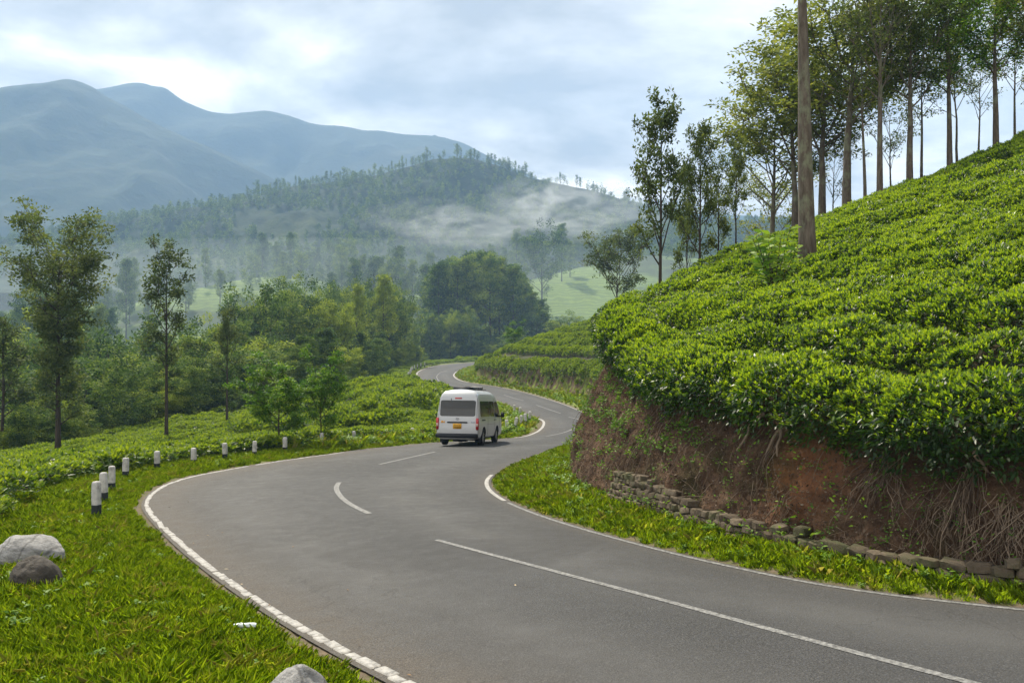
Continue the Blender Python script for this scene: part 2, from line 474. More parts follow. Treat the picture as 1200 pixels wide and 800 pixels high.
def ground_material():
    m = Mat('ground')
    p = m.pos()
    n1 = m.noise(1.1, 6, .6, p); n2 = m.noise(9, 5, .6, p); n3 = m.noise(.012, 5, .55, p); n4 = m.noise(0.05, 4, .6, p)
    grass = m.ramp(n1, [(.3, (.09, .15, .014)), (.55, (.15, .22, .018)), (.75, (.19, .22, .035))])
    soil = m.ramp(n2, [(.3, (.045, .028, .017)), (.7, (.12, .075, .045))])
    g = m.mixc(m.ramp(n2, [(.45, (0, 0, 0)), (.65, (.7, .7, .7))]), grass, soil)
    tea = m.mixc(m.ramp(n1, [(.4, (0, 0, 0)), (.6, (1, 1, 1))]), (.03, .045, .012), (.05, .04, .02))
    g = m.mixc(m.attr('tea'), g, tea)
    g = m.mixc(m.math('MULTIPLY', m.attr('kerb'), m.math('ADD', .45, n2), True), g, m.ramp(n2, [(.3, (.055, .042, .030)), (.7, (.15, .115, .080))]))
    nz = m.n('ShaderNodeSeparateXYZ'); m.l(m.n('ShaderNodeNewGeometry').outputs['Normal'], nz.inputs[0])
    steep = m.ramp(nz.outputs[2], [(.55, (1, 1, 1)), (.75, (0, 0, 0))])
    g = m.mixc(steep, g, m.mixc(m.ramp(n1, [(.45, (0, 0, 0)), (.6, (.8, .8, .8))]), soil, grass))
    # far valley: woodland floor and clipped tea with contour rows
    sp = m.n('ShaderNodeSeparateXYZ'); m.l(p, sp.inputs[0])
    rows = m.math('SINE', m.math('ADD', m.math('MULTIPLY', sp.outputs[2], 3.2), m.math('MULTIPLY', n4, 26.0)))
    teafar = m.mixc(m.ramp(rows, [(.2, (0, 0, 0)), (.7, (1, 1, 1))]), (.09, .14, .026), (.14, .20, .034))
    fl = m.ramp(n4, [(.35, (.02, .034, .012)), (.65, (.05, .075, .022))])
    far = m.mixc(m.ramp(n3, [(.44, (0, 0, 0)), (.49, (1, 1, 1))]), fl, teafar)
    g = m.mixc(m.attr('far'), g, far)
    return m.done(m.bsdf(g, .9, .15, normal=m.bump(n2, .6, .05)))
gm = mesh_np('ground', np.stack([GX.ravel(), GY.ravel(), GZ.ravel()], 1), [gq], [ground_material()], None, True,
             {'tea': ('POINT', (smooth(2.0, 2.8, GL) * (GL < 500) + smooth(.3, .8, GT)).clip(0, 1).ravel()),
              'kerb': ('POINT', (1 - smooth(.12, .5, np.where(GL > 0, GL, np.maximum(GR, 0)))).ravel()),
              'far': ('POINT', np.maximum(smooth(180, 320, GY), smooth(25, 50, np.abs(GX) - 10)).ravel() * (GT < .5).ravel())})
link('ground', gm, kind='structure')

# ---------------------------------------------------------------- road surface
def strip(Pa, Pb, n, dz, name, mat, extra=None):
    ta = np.linspace(0, 1, len(Pa)); tb = np.linspace(0, 1, len(Pb))
    V = []
    for j in range(n + 1):
        w = j / n
        V.append(Pa * (1 - w) + Pb * w)
    V = np.stack(V, 1)
    return V
def match_edges():
    # walk both edges together: pair every left-edge point with the arc-length warped right-edge point
    kl = [unproj(450,798), unproj(235,665), unproj(170,582), unproj(320,541), unproj(460,523), unproj(600,513), unproj(635,498), np.array((-.9,72)), np.array((-7,97)), unproj(488,441), unproj(500,431), np.array((2,262))]
    kr = [unproj(1200,712), unproj(720,628), unproj(575,565), unproj(595,548), unproj(620,538), unproj(660,525), np.array((5.9,46)), unproj(660,473), unproj(583,453), unproj(533,441), np.array((-9.6,172)), np.array((6,245))]
    il = [0] + [int(((EL - k) ** 2).sum(1).argmin()) for k in kl] + [len(EL) - 1]
    ir = [0] + [int(((ER - k) ** 2).sum(1).argmin()) for k in kr] + [len(ER) - 1]
    il = np.maximum.accumulate(il); ir = np.maximum.accumulate(ir)
    idx = np.interp(np.arange(len(EL)), il, ir)
    k = np.hanning(42); k /= k.sum()
    idx = np.convolve(np.pad(idx, (20, 21), 'edge'), k, 'valid')[:len(EL)]
    return np.stack([np.interp(idx, np.arange(len(ER)), ER[:, j]) for j in range(2)], 1)
ERm = match_edges()
def road_material():
    m = Mat('asphalt')
    p = m.pos()
    fine = m.noise(55, 3, .7, p); mid = m.noise(4, 6, .65, p); big = m.noise(.35, 5, .6, p)
    vor = m.n('ShaderNodeTexVoronoi'); vor.inputs['Scale'].default_value = 70; m.l(p, vor.inputs['Vector'])
    c = m.ramp(fine, [(.34, (.016, .017, .018)), (.52, (.044, .045, .047)), (.68, (.105, .105, .107))])
    c = m.mixc(.35, c, m.ramp(vor.outputs['Distance'], [(0, (.09, .089, .088)), (.6, (.026, .026, .027))]))
    c = m.mixc(m.ramp(big, [(.35, (0, 0, 0)), (.65, (.45, .45, .45))]), c, m.mixc(.55, c, (.08, .08, .082)))
    c = m.mixc(m.ramp(mid, [(.55, (0, 0, 0)), (.75, (.4, .4, .4))]), c, (.07, .068, .066))
    lat = m.attr('lat')
    c = m.mixc(m.math('MULTIPLY', lat, m.ramp(m.noise(.8, 5, .6, p), [(.3, (.1, .1, .1)), (.6, (.8, .8, .8))])), c, m.mixc(.75, c, (.088, .088, .088)))
    pat = m.ramp(m.noise(.16, 3, .4, p), [(.56, (0, 0, 0)), (.575, (.5, .5, .5))])
    c = m.mixc(pat, c, (.04, .04, .041))
    dirt = m.math('MULTIPLY', m.attr('edge'), m.math('ADD', .25, m.math('MULTIPLY', mid, 1.2)), True)
    c = m.mixc(dirt, c, m.ramp(fine, [(.3, (.04, .036, .032)), (.7, (.12, .105, .09))]))
    # hairline cracks near the outside of the bend
    v2 = m.n('ShaderNodeTexVoronoi', feature='DISTANCE_TO_EDGE'); v2.inputs['Scale'].default_value = .55
    wp = m.n('ShaderNodeVectorMath', operation='ADD'); m.l(p, wp.inputs[0])
    nn = m.n('ShaderNodeTexNoise'); nn.inputs['Scale'].default_value = 2.2; nn.inputs['Detail'].default_value = 6; m.l(p, nn.inputs['Vector'])
    m.l(nn.outputs['Color'], wp.inputs[1]); m.l(wp.outputs[0], v2.inputs['Vector'])
    crack = m.math('MULTIPLY', m.math('LESS_THAN', v2.outputs[0], .008), m.math('GREATER_THAN', big, .53))
    c = m.mixc(m.math('MULTIPLY', crack, .4), c, (.035, .034, .033))
    rough = m.ramp(mid, [(.3, (.62, .62, .62)), (.7, (.8, .8, .8))])
    h = m.math('ADD', fine, m.math('MULTIPLY', vor.outputs['Distance'], .6))
    return m.done(m.bsdf(c, rough, .14, normal=m.bump(h, .55, .012)))
NW = 14
rv = strip(EL, ERm, NW, 0, 'road', None)
rz = zroad(rv[..., 0], rv[..., 1]) + 0.05 * np.sin(np.linspace(0, np.pi, NW + 1))[None]
rV = np.concatenate([rv, rz[..., None]], -1)
edgea = np.broadcast_to(np.interp(np.linspace(0, 1, NW + 1), [0, .07, .17, .5, .95, 1], [1, .9, .18, .0, .10, .8])[None], rz.shape)
n0, n1_ = rV.shape[:2]
ii = (np.arange(n0 - 1)[:, None] * n1_ + np.arange(n1_ - 1)[None]).ravel()
road = link('road', mesh_np('road', rV.reshape(-1, 3), [np.stack([ii, ii + 1, ii + n1_ + 1, ii + n1_], 1)[:, ::-1]], [road_material()], None, True, {'edge': ('POINT', edgea.ravel()), 'lat': ('POINT', np.broadcast_to(np.array([0, .1, .3, .9, 1, .5, .2, .1, .2, .5, 1, .9, .3, .1, 0])[None], rz.shape).ravel())}), kind='structure')
def road_z(x, y):
    """height of the crowned road sheet"""
    x = np.atleast_1d(np.asarray(x, float)); y = np.atleast_1d(np.asarray(y, float))
    dl = -sdist(EL, x, y, -1); dr = -sdist(ER, x, y, 1)
    w = np.clip(dl / np.maximum(dl + dr, .1), 0, 1)
    return zroad(x, y) + .05 * np.sin(np.pi * w)
PAINT = Mat('road_paint')
_n = PAINT.noise(14, 6, .7, PAINT.pos())
_n2 = PAINT.noise(60, 3, .7, PAINT.pos())
_c = PAINT.ramp(_n, [(.34, (.13, .125, .118)), (.52, (.32, .31, .295)), (.8, (.44, .43, .415))])
_c = PAINT.mixc(PAINT.ramp(_n2, [(.58, (0, 0, 0)), (.66, (.6, .6, .6))]), _c, (.2, .19, .18))
PAINT = PAINT.done(PAINT.bsdf(_c, .7, .3))
PAINTW = Mat('worn_road_paint')
_n = PAINTW.noise(22, 6, .75, PAINTW.pos())
_c = PAINTW.ramp(_n, [(.40, (.075, .075, .075)), (.56, (.20, .20, .196)), (.75, (.32, .32, .31))])
PAINTW = PAINTW.done(PAINTW.bsdf(_c, .75, .3))
def line_sheet(P, w, dz=0.005):
    P = np.asarray(P, float); T = unit(np.gradient(P, axis=0)); N = np.stack([-T[:, 1], T[:, 0]], 1)
    A = P + N * w / 2; B = P - N * w / 2
    M_ = np.stack([A, P, B], 1)
    z = road_z(M_[..., 0].ravel(), M_[..., 1].ravel()).reshape(M_.shape[:2]) + dz
    V = np.concatenate([M_, z[..., None]], -1).reshape(-1, 3)
    i = (np.arange(len(P) - 1)[:, None] * 3 + np.arange(2)[None]).ravel()
    return V, np.stack([i, i + 3, i + 4, i + 1], 1)
def add_line(name, P, w, mat=PAINT):
    V, q = line_sheet(P, w)
    return link(name, mesh_np(name, V, [q], [mat]), parent=road)
def subspline(pix): return spline(up(pix), .12)
add_line('centre_line', spline([(6.5, 2.1), (4.7, 4.0)] + up([(1105,800),(950,757),(800,715),(650,674),(510,636)]), .12), .085, PAINTW)
for pix in ([(433,605),(418,598),(405,590),(396,580),(394,573),(398,567)], [(445,546),(475,539),(510,531)], [(560,523),(585,519),(612,516)],
            [(640,512),(655,509),(668,505),(677,500),(680,496),(677,492),(666,489)], [(657,485),(645,481),(628,475)], [(614,470),(602,467),(590,463)],
            [(516,448),(513,445),(512,441),(516,437),(524,434)]):
    add_line('centre_line', subspline(pix), .11, PAINTW)
def offset(P, d):
    T = unit(np.gradient(P, axis=0)); N = np.stack([-T[:, 1], T[:, 0]], 1)
    return P + N * d
def between(P, a, b):
    i = ((P - a) ** 2).sum(1).argmin(); j = ((P - b) ** 2).sum(1).argmin()
    return P[min(i, j):max(i, j) + 1]
ERi, ELi = offset(ER, .10), offset(EL, -.10)
add_line('edge_line', between(ERi, (9.5, 4.4), unproj(600, 588)), .07, PAINTW)
add_line('edge_line', between(ERi, unproj(598, 586), unproj(581, 556)), .09)
add_line('edge_line', between(ERi, (6.0, 52), unproj(548, 449)), .10)
add_line('edge_line', between(ERi, unproj(547, 448), (-9.6, 172)), .2)
add_line('edge_line', between(ELi, unproj(395, 531), unproj(600, 513)), .09, PAINTW)
add_line('edge_line', between(ELi, unproj(600, 513), (1.35, 57)), .15)
add_line('edge_line', between(ELi, (-13.6, 120), (-9.4, 228)), .2)
# painted edge blocks round the outside of the near bend, each laid on its own
_r = rng(5)
KP = between(ELi, (3.5, 1.4), unproj(400, 530))
kd = np.concatenate([[0], np.cumsum(np.linalg.norm(np.diff(KP, axis=0), axis=1))])
def kerb_mesh(seed):
    r = rng(seed); m = MB()
    a = [(-.5, -.5), (.5, -.5), (.5, .5), (-.5, .5)]
    a = np.array(a) + r.uniform(-.05, .05, (4, 2))
    bot = np.c_[a, np.full(4, -1.0)]; top = np.c_[a * .97, np.zeros(4)]
    m.add(np.vstack([bot, top]), [np.array([[4, 5, 6, 7], [0, 1, 5, 4], [1, 2, 6, 5], [2, 3, 7, 6], [3, 0, 4, 7]])])
    return m.build('kerb_block', [PAINT])
kms = [kerb_mesh(i) for i in range(5)]
s = 0.0
while s < kd[-1] - .4:
    ln = _r.choice([.16, .2, .24, .3, .42], p=[.2, .25, .25, .2, .1]) * (1.0 if s < 16 else 1.8)
    a = np.array([np.interp(s, kd, KP[:, 0]), np.interp(s, kd, KP[:, 1])]); b = np.array([np.interp(s + ln, kd, KP[:, 0]), np.interp(s + ln, kd, KP[:, 1])])
    c = (a + b) / 2
    if _r.random() > .04:
        d = b - a
        pz = (zroad(b[0], b[1]) - zroad(a[0], a[1])) / ln
        link('kerb_block', kms[_r.integers(5)], parent=road, loc=(c[0] + _r.normal() * .006, c[1] + _r.normal() * .006, float(road_z(c[0], c[1])[0]) + .010 + _r.normal() * .002),
             rot=(0, -math.atan(pz), math.atan2(d[1], d[0]) + _r.normal() * .02), scale=(ln * .955, .088 * _r.uniform(.85, 1.1), .05))
    s += ln + _r.uniform(.010, .026)
# ---------------------------------------------------------------- far hills
def hill_material(name, forest, open_c, thr):
    m = Mat(name); p = m.pos()
    n = m.noise(.004, 7, .6, p); n2 = m.noise(.03, 5, .65, p)
    c = m.ramp(n2, [(.3, forest), (.7, tuple(q * 2.0 for q in forest))])
    c = m.mixc(m.ramp(n, [(thr, (0, 0, 0)), (thr + .06, (1, 1, 1))]), c, m.mixc(n2, open_c, tuple(q * .6 for q in open_c)))
    return m.done(m.bsdf(c, .95, .1, normal=m.bump(n2, .8, 6.0)))
def ridge(name, prof, D, front, base, mat, gully, wob=0.04, X0=-500, X1=1500, step=6, rows=60, back=900, seedo=0.0, power=1.25):
    prof = np.array(prof, float)
    X = np.arange(X0, X1 + 1, step, float)
    Yp = np.interp(X, prof[:, 0], prof[:, 1]) + 2.2 * fbm(X / 22 + seedo, X * 0 + 4.4, 4)
    k = np.hanning(5)[1:-1]; k /= k.sum(); Yp = np.convolve(np.pad(Yp, 1, 'edge'), k, 'valid')
    u = (X - 600) / F; top = (400 - Yp) / F * D
    t = np.concatenate([-np.linspace(1, 0, 10, endpoint=False), np.linspace(0, 1, rows)])
    U, T = np.meshgrid(u, t)
    TOP = np.broadcast_to(top, U.shape)
    x = U * D
    yd = D + wob * D * fbm(U * 2.3 + seedo, U * 0 + 1.7, 4) * np.ones_like(T)
    # keep the skyline direction: rescale lateral/height with the wobbling distance
    x = U * yd; TOP = TOP * yd / D
    y = np.where(T >= 0, yd - T * front, yd - T * back)
    prof_t = np.where(T >= 0, (1 - np.clip(T, 0, 1)) ** power, 1 - (-T) ** 1.4)
    z = base + (TOP - base) * prof_t
    amp = gully * np.clip(np.abs(T) * 6, 0, 1) * (1 - np.clip(T, 0, 1)) ** .7
    rg = 1 - np.abs(fbm(x / (gully * 5) + seedo, y / (gully * 9), 5)) * 2.2
    z = z + amp * (rg - .55) + amp * .5 * fbm(x / (gully * 1.5), y / (gully * 1.5) + seedo, 4)
    nx_, ny_ = len(u), len(t)
    ii = (np.arange(ny_ - 1)[:, None] * nx_ + np.arange(nx_ - 1)[None]).ravel()
    q = np.stack([ii, ii + nx_, ii + nx_ + 1, ii + 1], 1)
    link(name, mesh_np(name, np.stack([x.ravel(), y.ravel(), z.ravel()], 1), [q], [mat], None, True), kind='structure')
    return x, y, z, t
MT = hill_material('mountain', (.016, .026, .013), (.06, .07, .03), .55)
MT2 = hill_material('wooded_hill', (.014, .024, .011), (.08, .10, .035), .60)
ridge('mountain', [(-500,190),(-250,140),(-80,112),(0,103),(45,98),(75,93),(92,95),(110,104),(140,121),(175,141),(210,158),(260,180),(310,205),(370,236),(450,275),(560,320),(700,350),(1500,380)], 1700, 850, 22, MT, 80, seedo=3.1, back=300)
ridge('mountain', [(-500,200),(-200,160),(0,130),(90,108),(140,101),(152,97),(170,98),(184,103),(190,101),(200,108),(212,118),(240,129),(270,134),(285,131),(310,129),(340,135),(365,146),(400,148),(430,153),(450,155),(470,157),(520,161),(545,168),(580,187),(640,215),(720,235),(820,250),(1000,258),(1500,240)], 2350, 950, 25, MT, 100, seedo=7.7, back=350)
R1 = ridge('wooded_ridge', [(-500,330),(0,290),(100,268),(130,258),(180,250),(240,240),(300,228),(350,218),(400,211),(450,203),(480,194),(510,187),(540,185),(560,187),(580,194),(620,208),(640,213),(690,222),(740,236),(800,250),(900,262),(1100,262),(1500,240)], 900, 330, 32, MT2, 20, seedo=1.3, back=350, step=4)

# ---------------------------------------------------------------- trees
def tree_mesh(seed, h, r0, cb, prof, nl, cl_n, cl_r, leaf, leafmat, bark, subs=3, elev=(25, 60), lean=0.02, flat=.6, sides=8, fork=False, crown_z=None, tpow=.85, cper=2, droop=0.0):
    """returns (trunk mesh, crown mesh); prof(t) = crown radius at relative height t"""
    r = rng(seed); tr = MB(); cr = MB()
    n = 10
    tt = np.linspace(0, 1, n)
    wob = np.cumsum(r.normal(0, lean * h / n, (n, 2)), 0)
    P = np.c_[wob * np.linspace(0, 1, n)[:, None] ** .8, tt * h * .96]
    rad = r0 * (1 - tt) ** .8 * .92 + r0 * .05
    rad[0] *= 1.35
    P[0, 2] = -.3
    tr.tube(P, rad, sides)
    cen, csz = [], []
    for i in range(nl):
        t = cb + (1 - cb) * ((i + r.uniform(.0, .9)) / nl) ** tpow
        t = min(t, .985)
        a = i * 2.399 + r.uniform(-.5, .5)
        base = np.array([np.interp(t, tt, P[:, k]) for k in range(3)])
        L = max(prof(t), .12) * r.uniform(.75, 1.15)
        el = R(r.uniform(*elev)) * (1 if t < .9 else 1.2)
        d = np.array([math.cos(a) * math.cos(el), math.sin(a) * math.cos(el), math.sin(el)])
        q = np.linspace(0, 1, 6)[:, None]
        Lx = L / max(math.cos(el), .35)
        b = base + d * Lx * q + np.array([0, 0, 1.0]) * (q ** 2) * Lx * (.12 - droop) + np.cumsum(r.normal(0, .035 * Lx, (6, 3)), 0) * q
        br = np.interp(t, tt, rad) * .5
        tr.tube(b, np.linspace(min(br, .05 + .02 * Lx), .012, 6), 5, cap=False)
        ends = [(b[-1], 1.0)]
        if Lx > 1.2: ends.append((b[3], .8))
        for s_ in range(subs):
            f = r.uniform(.35, .95)
            o = np.array([np.interp(f, q[:, 0], b[:, k]) for k in range(3)])
            dd = unit(d + r.normal(0, .65, 3) + np.array([0, 0, .25]))
            l2 = Lx * r.uniform(.25, .45)
            e_ = o + dd * l2
            tr.tube(np.stack([o, o + dd * l2 * .5 + r.normal(0, .04 * l2, 3), e_]), [.018 + .008 * l2, .014, .008], 4, cap=False)
            ends.append((e_, .9)); 
            if r.random() < .6: ends.append((o + dd * l2 * .55, .7))
        for e_, k in ends:
            for _ in range(cper):
                cen.append(e_ + r.normal(0, cl_r * .45, 3)); csz.append(cl_r * k * r.uniform(.6, 1.25))
    cen.append(P[-1]); csz.append(cl_r)
    cen = np.array(cen); csz = np.array(csz)
    m = len(cen)
    cnt = np.maximum(6, (cl_n * (csz / cl_r) ** 2 * r.uniform(.6, 1.3, m))).astype(int)
    idx = np.repeat(np.arange(m), cnt); N = len(idx)
    dirs = rand_dirs(r, N); rr = r.random(N) ** .45
    off = dirs * rr[:, None] * csz[idx][:, None]; off[:, 2] *= flat
    C = cen[idx] + off
    D = unit(dirs * np.array([1, 1, .5]) + r.normal(0, .6, (N, 3)))
    Nn = unit(r.normal(0, .6, (N, 3)) + np.array([0, 0, .8]))
    ct = r.uniform(.05, .85, m)[idx] + r.normal(0, .14, N)
    cr.leaves(C, D, Nn, leaf * r.uniform(.6, 1.25, N), leaf * .5 * r.uniform(.6, 1.3, N), ct.clip(0, 1))
    top = np.percentile(np.concatenate([v[:, 2] for v in cr.V]), 99.7); k = h / top      # true height = h
    tr.V = [v * k for v in tr.V]; cr.V = [v * k for v in cr.V]
    return tr.build('trunk', [bark], True), cr.build('crown', [leafmat])
def place_tree(pair, name, x, y, rotz, sc, label, group=None, cat='tree', z=None, parts=True):
    zg = float(ground(np.array([x]), np.array([y]))[0]) if z is None else z
    e = link(name, None, loc=(x, y, zg), rot=(0, 0, rotz), scale=sc, label=label, cat=cat, group=group)
    e.empty_display_size = .3
    link('trunk', pair[0], parent=e); link('crown', pair[1], parent=e)
    return e

# layered silver oaks, open and upright
def p_oak(t): return 2.3 * np.clip((t - .3) / .12, 0, 1) * (1.12 - t) ** .75 + .1
OAKS = [tree_mesh(100 + i, 12, .17, .46 + .03 * (i % 3), p_oak, 24, 27, .36, .21, OAK, BARKD, 3, (30, 62), .03) for i in range(4)]
def p_umb(t): return 2.9 * np.clip((t - .45) / .3, 0.30, 1) * (1.2 - .35 * t)
UMB = tree_mesh(131, 13.6, .2, .12, p_umb, 66, 34, .50, .23, OAK, BARKD, 4, (12, 46), .02, flat=.5, tpow=.55)
def p_slim(t): return 1.15 * np.sin(np.pi * np.clip((t - .3) / .78, 0, 1)) ** .7 + .1
SLIM = tree_mesh(141, 11.5, .13, .38, p_slim, 26, 32, .34, .20, OAK, BARKD, 2, (30, 60), .012)
# hill-crest shade trees with bare lower trunks and spreading tops
def p_sp(t): return 3.0 * np.clip((t - .38) / .25, 0, 1) * (1.25 - .7 * t)
SPREAD = [tree_mesh(200 + i, 11, .185, .52, p_sp, 24, 28, .44, .20, (OLIVE, FRESH, OAK)[i % 3], BARK, 4, (28, 62), .035, flat=.55) for i in range(4)]
SPREADL = [tree_mesh(210 + i, 11, .125, .55, p_sp, 17, 25, .42, .20, (OAK, OLIVE)[i % 2], BARK, 3, (35, 68), .04, flat=.55) for i in range(3)]
def p_round(t): return 1.5 * np.sqrt(np.clip(1 - ((t - .64) / .40) ** 2, 0, 1)) + .1
ROUND = tree_mesh(221, 4.2, .075, .34, p_round, 22, 46, .30, .13, OAK, BARKD, 3, (35, 65), .02)
YOUNG = [tree_mesh(230 + i, 3.3, .05, .30, lambda t: 1.15 * np.sqrt(np.clip(1 - ((t - .68) / .42) ** 2, 0, 1)) + .1, 18, 70, .27, .13, FRESH, BARKD, 3, (15, 55), .03, flat=.5) for i in range(2)]
# forest kinds
def p_broad(t): return 5.2 * np.sqrt(np.clip(1 - ((t - .62) / .42) ** 2, 0, 1)) + .3
def p_cone(t): return 4.0 * np.clip((t - .18) / .2, 0, 1) * (1.12 - t) ** .8 + .15
BROAD = [tree_mesh(300 + i, 16, .28, .25, p_broad, 26, 50, .95, .42, (FOREST, FOREST, FOREST, YELLOWG)[i], BARKD, 3, (10, 55), .02, flat=.65, sides=6) for i in range(4)]
CONE = [tree_mesh(320 + i, 20, .26, .18, p_cone, 32, 46, .85, .42, (FOREST, YELLOWG, FOREST)[i], BARKD, 2, (20, 48), .012, flat=.6, sides=6) for i in range(3)]
def far_tree(seed, h, pr, mat):
    return tree_mesh(seed, h, .3, .22, pr, 13, 14, 1.6, 1.35, mat, BARKD, 1, (15, 55), .02, flat=.7, sides=5, cper=1)
FARB = [far_tree(340 + i, 16, p_broad, FOREST) for i in range(2)]
FARC = [far_tree(350 + i, 20, p_cone, FOREST) for i in range(2)]

def at(X, y): return (X - 600) / F * y
_r = rng(11)
def top_scale(X, topY, y, h0):
    x = at(X, y); zg = float(ground(np.array([x]), np.array([y]))[0])
    return x, zg, ((400 - topY) / F * y - zg) / h0
def put(pair, h0, X, topY, y, name, label, group=None, rotz=None, wide=1.0):
    x, zg, sc = top_scale(X, topY, y, h0)
    e = place_tree(pair, name, x, y, _r.uniform(0, 6.28) if rotz is None else rotz, sc, label, group, z=zg)
    e.scale = (sc * wide, sc * wide, sc)
    return e
# left of the road, on the rim of the tea field
put(UMB, 13.6, 68, 236, 46, 'silver_oak_tree', 'tall dark tree with a broad feathery top and leafy trunk at the tea field rim')
put(SLIM, 11.5, 195, 278, 50, 'silver_oak_tree', 'slim straight tree with a narrow sparse crown at the tea field rim')
put(OAKS[2], 12, 266, 358, 56, 'silver_oak_tree', 'small brownish tree with bare lower trunk at the tea field rim', wide=.95)
put(OAKS[0], 12, 2, 372, 52, 'silver_oak_tree', 'dark leafy tree behind the broad feathery tree', wide=1.1)
put(YOUNG[0], 3.3, 327, 414, 31.3, 'young_tree', 'young bright green tree with several thin stems behind the guard posts', wide=1.25)
put(YOUNG[1], 3.3, 376, 408, 33.5, 'young_tree', 'small leafy roadside tree with a crooked trunk among the tea bushes', wide=.9)
# right: on and behind the crest of the tea hill
def p_hi(t): return 3.2 * np.clip((t - .62) / .15, 0, 1) * (1.3 - .7 * t)
BIG = tree_mesh(250, 15, .30, .64, p_hi, 14, 22, .5, .24, OLIVE, BARK, 4, (30, 60), .012, sides=12)
put(BIG, 15, 947, -330, 19.2, 'shade_tree', 'thick grey lichen-spotted trunk rising out of the near tea bushes', rotz=.4).rotation_euler.y = -.03
FORKP = tree_mesh(251, 13, .235, .52, p_sp, 24, 20, .44, .20, OAK, BARK, 4, (40, 70), .012, sides=10)
put(FORKP, 13, 1031, -95, 27.5, 'shade_tree', 'tall straight grey trunk with upswept limbs on the hill crest', rotz=2.0, wide=.9)
crest = [(SPREAD[0], 992, -45, 31, 'leaning shade tree with olive foliage on the hill crest', 1.15), (SPREADL[0], 1014, -30, 29, 'thin trunk close beside the tall straight grey trunk', .8),
         (SPREAD[2], 1066, -70, 29, 'shade tree with a low forked trunk on the hill crest', .9), (SPREADL[1], 1080, -20, 33, 'thin shade tree behind the low forked trunk', .8),
         (SPREAD[1], 1113, -60, 30, 'shade tree with fresh green crown on the hill crest', .85), (SPREADL[2], 1122, -10, 33, 'slender trunk close behind the fresh green shade tree', .8),
         (SPREADL[0], 1146, 10, 35, 'thin sparse tree between the green crowned shade trees', .7), (SPREAD[1], 1167, -70, 30, 'shade tree with spreading limbs and dense green top', .9),
         (SPREADL[1], 1189, -30, 33, 'slim tree beside the dense green topped shade tree', .8), (SPREAD[3], 1213, -80, 29, 'shade tree with olive top at the upper end of the tea hill', .9),
         (SPREAD[3], 962, 5, 36, 'olive leaved shade tree behind the thick lichen-spotted trunk', 1.15), (SPREAD[0], 932, 25, 37, 'broad yellowish olive tree on the far side of the crest', 1.1),
         (SPREADL[2], 976, 110, 38, 'thin dark stem behind the crest of the tea hill', .7), (SPREADL[1], 905, 165, 44, 'low yellowish tree beyond the crest of the tea hill', .9), (SPREAD[0], 905, 75, 40, 'bushy olive tree on the far side of the crest, left of the thick trunk', .95), (SPREADL[0], 1045, 60, 38, 'slender stem seen behind the tall straight grey trunk', .7)]
for pr, X, tY, y, lb, w in crest:
    put(pr, 11, X, tY, y, 'shade_tree', lb, wide=w * 1.35)
put(OAKS[1], 12, 774, 106, 26.5, 'silver_oak_tree', 'tall pointed open tree behind the end of the tea hill', wide=.66)
put(OAKS[3], 12, 820, 140, 28.5, 'silver_oak_tree', 'second tallest open tree behind the end of the tea hill', wide=.56)
put(SLIM, 11.5, 842, 175, 31, 'silver_oak_tree', 'slim green tree in the row behind the end of the tea hill', wide=.75)
put(OAKS[0], 12, 862, 162, 29.5, 'silver_oak_tree', 'bushy topped tree with twin stems behind the tea hill', wide=.56)
put(OAKS[2], 12, 806, 190, 31.5, 'silver_oak_tree', 'thin bare stemmed tree in the row behind the tea hill', wide=.45)
put(ROUND, 4.2, 723, 266, 95, 'silver_oak_tree', 'small round crowned tree standing alone beyond the hill end', wide=.95)

GF = 'forest trees below the road'
FL = {'b': 'rounded dark green forest tree in the valley beyond the tea field', 'c': 'conical dark green forest tree in the valley beyond the tea field',
      'y': 'light yellow-green forest tree in the valley beyond the tea field', 's': 'tall gum tree of the dense stand in the valley', 'h': 'hazy tall tree on the far valley slope', 'e': 'rounded green tree on low ground behind the end of the tea hill', 'r': 'lone tree standing on the skyline of the wooded ridge'}
def forest(n, X0, X1, t0, t1, d0, d1, kinds, hmin, hmax, key, group, seed, hazy=False):
    r = rng(seed); k = 0; tries = 0
    while k < n and tries < n * 12:
        tries += 1
        d = r.uniform(d0, d1); X = X0 + (X1 - X0) * ((k + r.random()) / n); tY = r.uniform(t0, t1)
        pr, h0, kk = kinds[r.integers(len(kinds))]
        x, zg, sc = top_scale(X, tY, d, h0)
        if not hmin <= sc * h0 <= hmax: continue
        if d < 262 and x > np.interp(d, FE_Y, FE_X) - 4 and X < 590: continue
        e = place_tree(pr, 'forest_tree', x, d, r.uniform(0, 6.28), sc, FL[kk or key], group + (' light' if (kk or key) == 'y' else ''), z=zg)
        w = np.clip(15 / (sc * h0), .6, 1.25) * r.uniform(1.05, 1.45)
        e.scale = (sc * w, sc * w, sc); k += 1
kb = [(BROAD[0], 16, 'b'), (BROAD[1], 16, 'b'), (BROAD[2], 16, 'b'), (BROAD[0], 16, 'b'), (CONE[0], 20, 'c'), (BROAD[3], 16, 'y')]
kc = [(CONE[0], 20, 'c'), (CONE[2], 20, 'c'), (BROAD[1], 16, 'b')]
forest(20, -30, 260, 400, 450, 66, 90, kb, 8, 32, 'b', GF, 401)
forest(16, 215, 420, 385, 425, 75, 95, kb, 8, 32, 'b', GF, 402)
forest(24, -40, 330, 365, 415, 95, 140, kb, 8, 34, 'b', GF, 403)
forest(9, 285, 375, 330, 360, 110, 130, kb[:3], 8, 38, 'b', GF, 404)
forest(16, 340, 480, 318, 350, 150, 200, kb[:3], 8, 38, 'b', GF, 405)
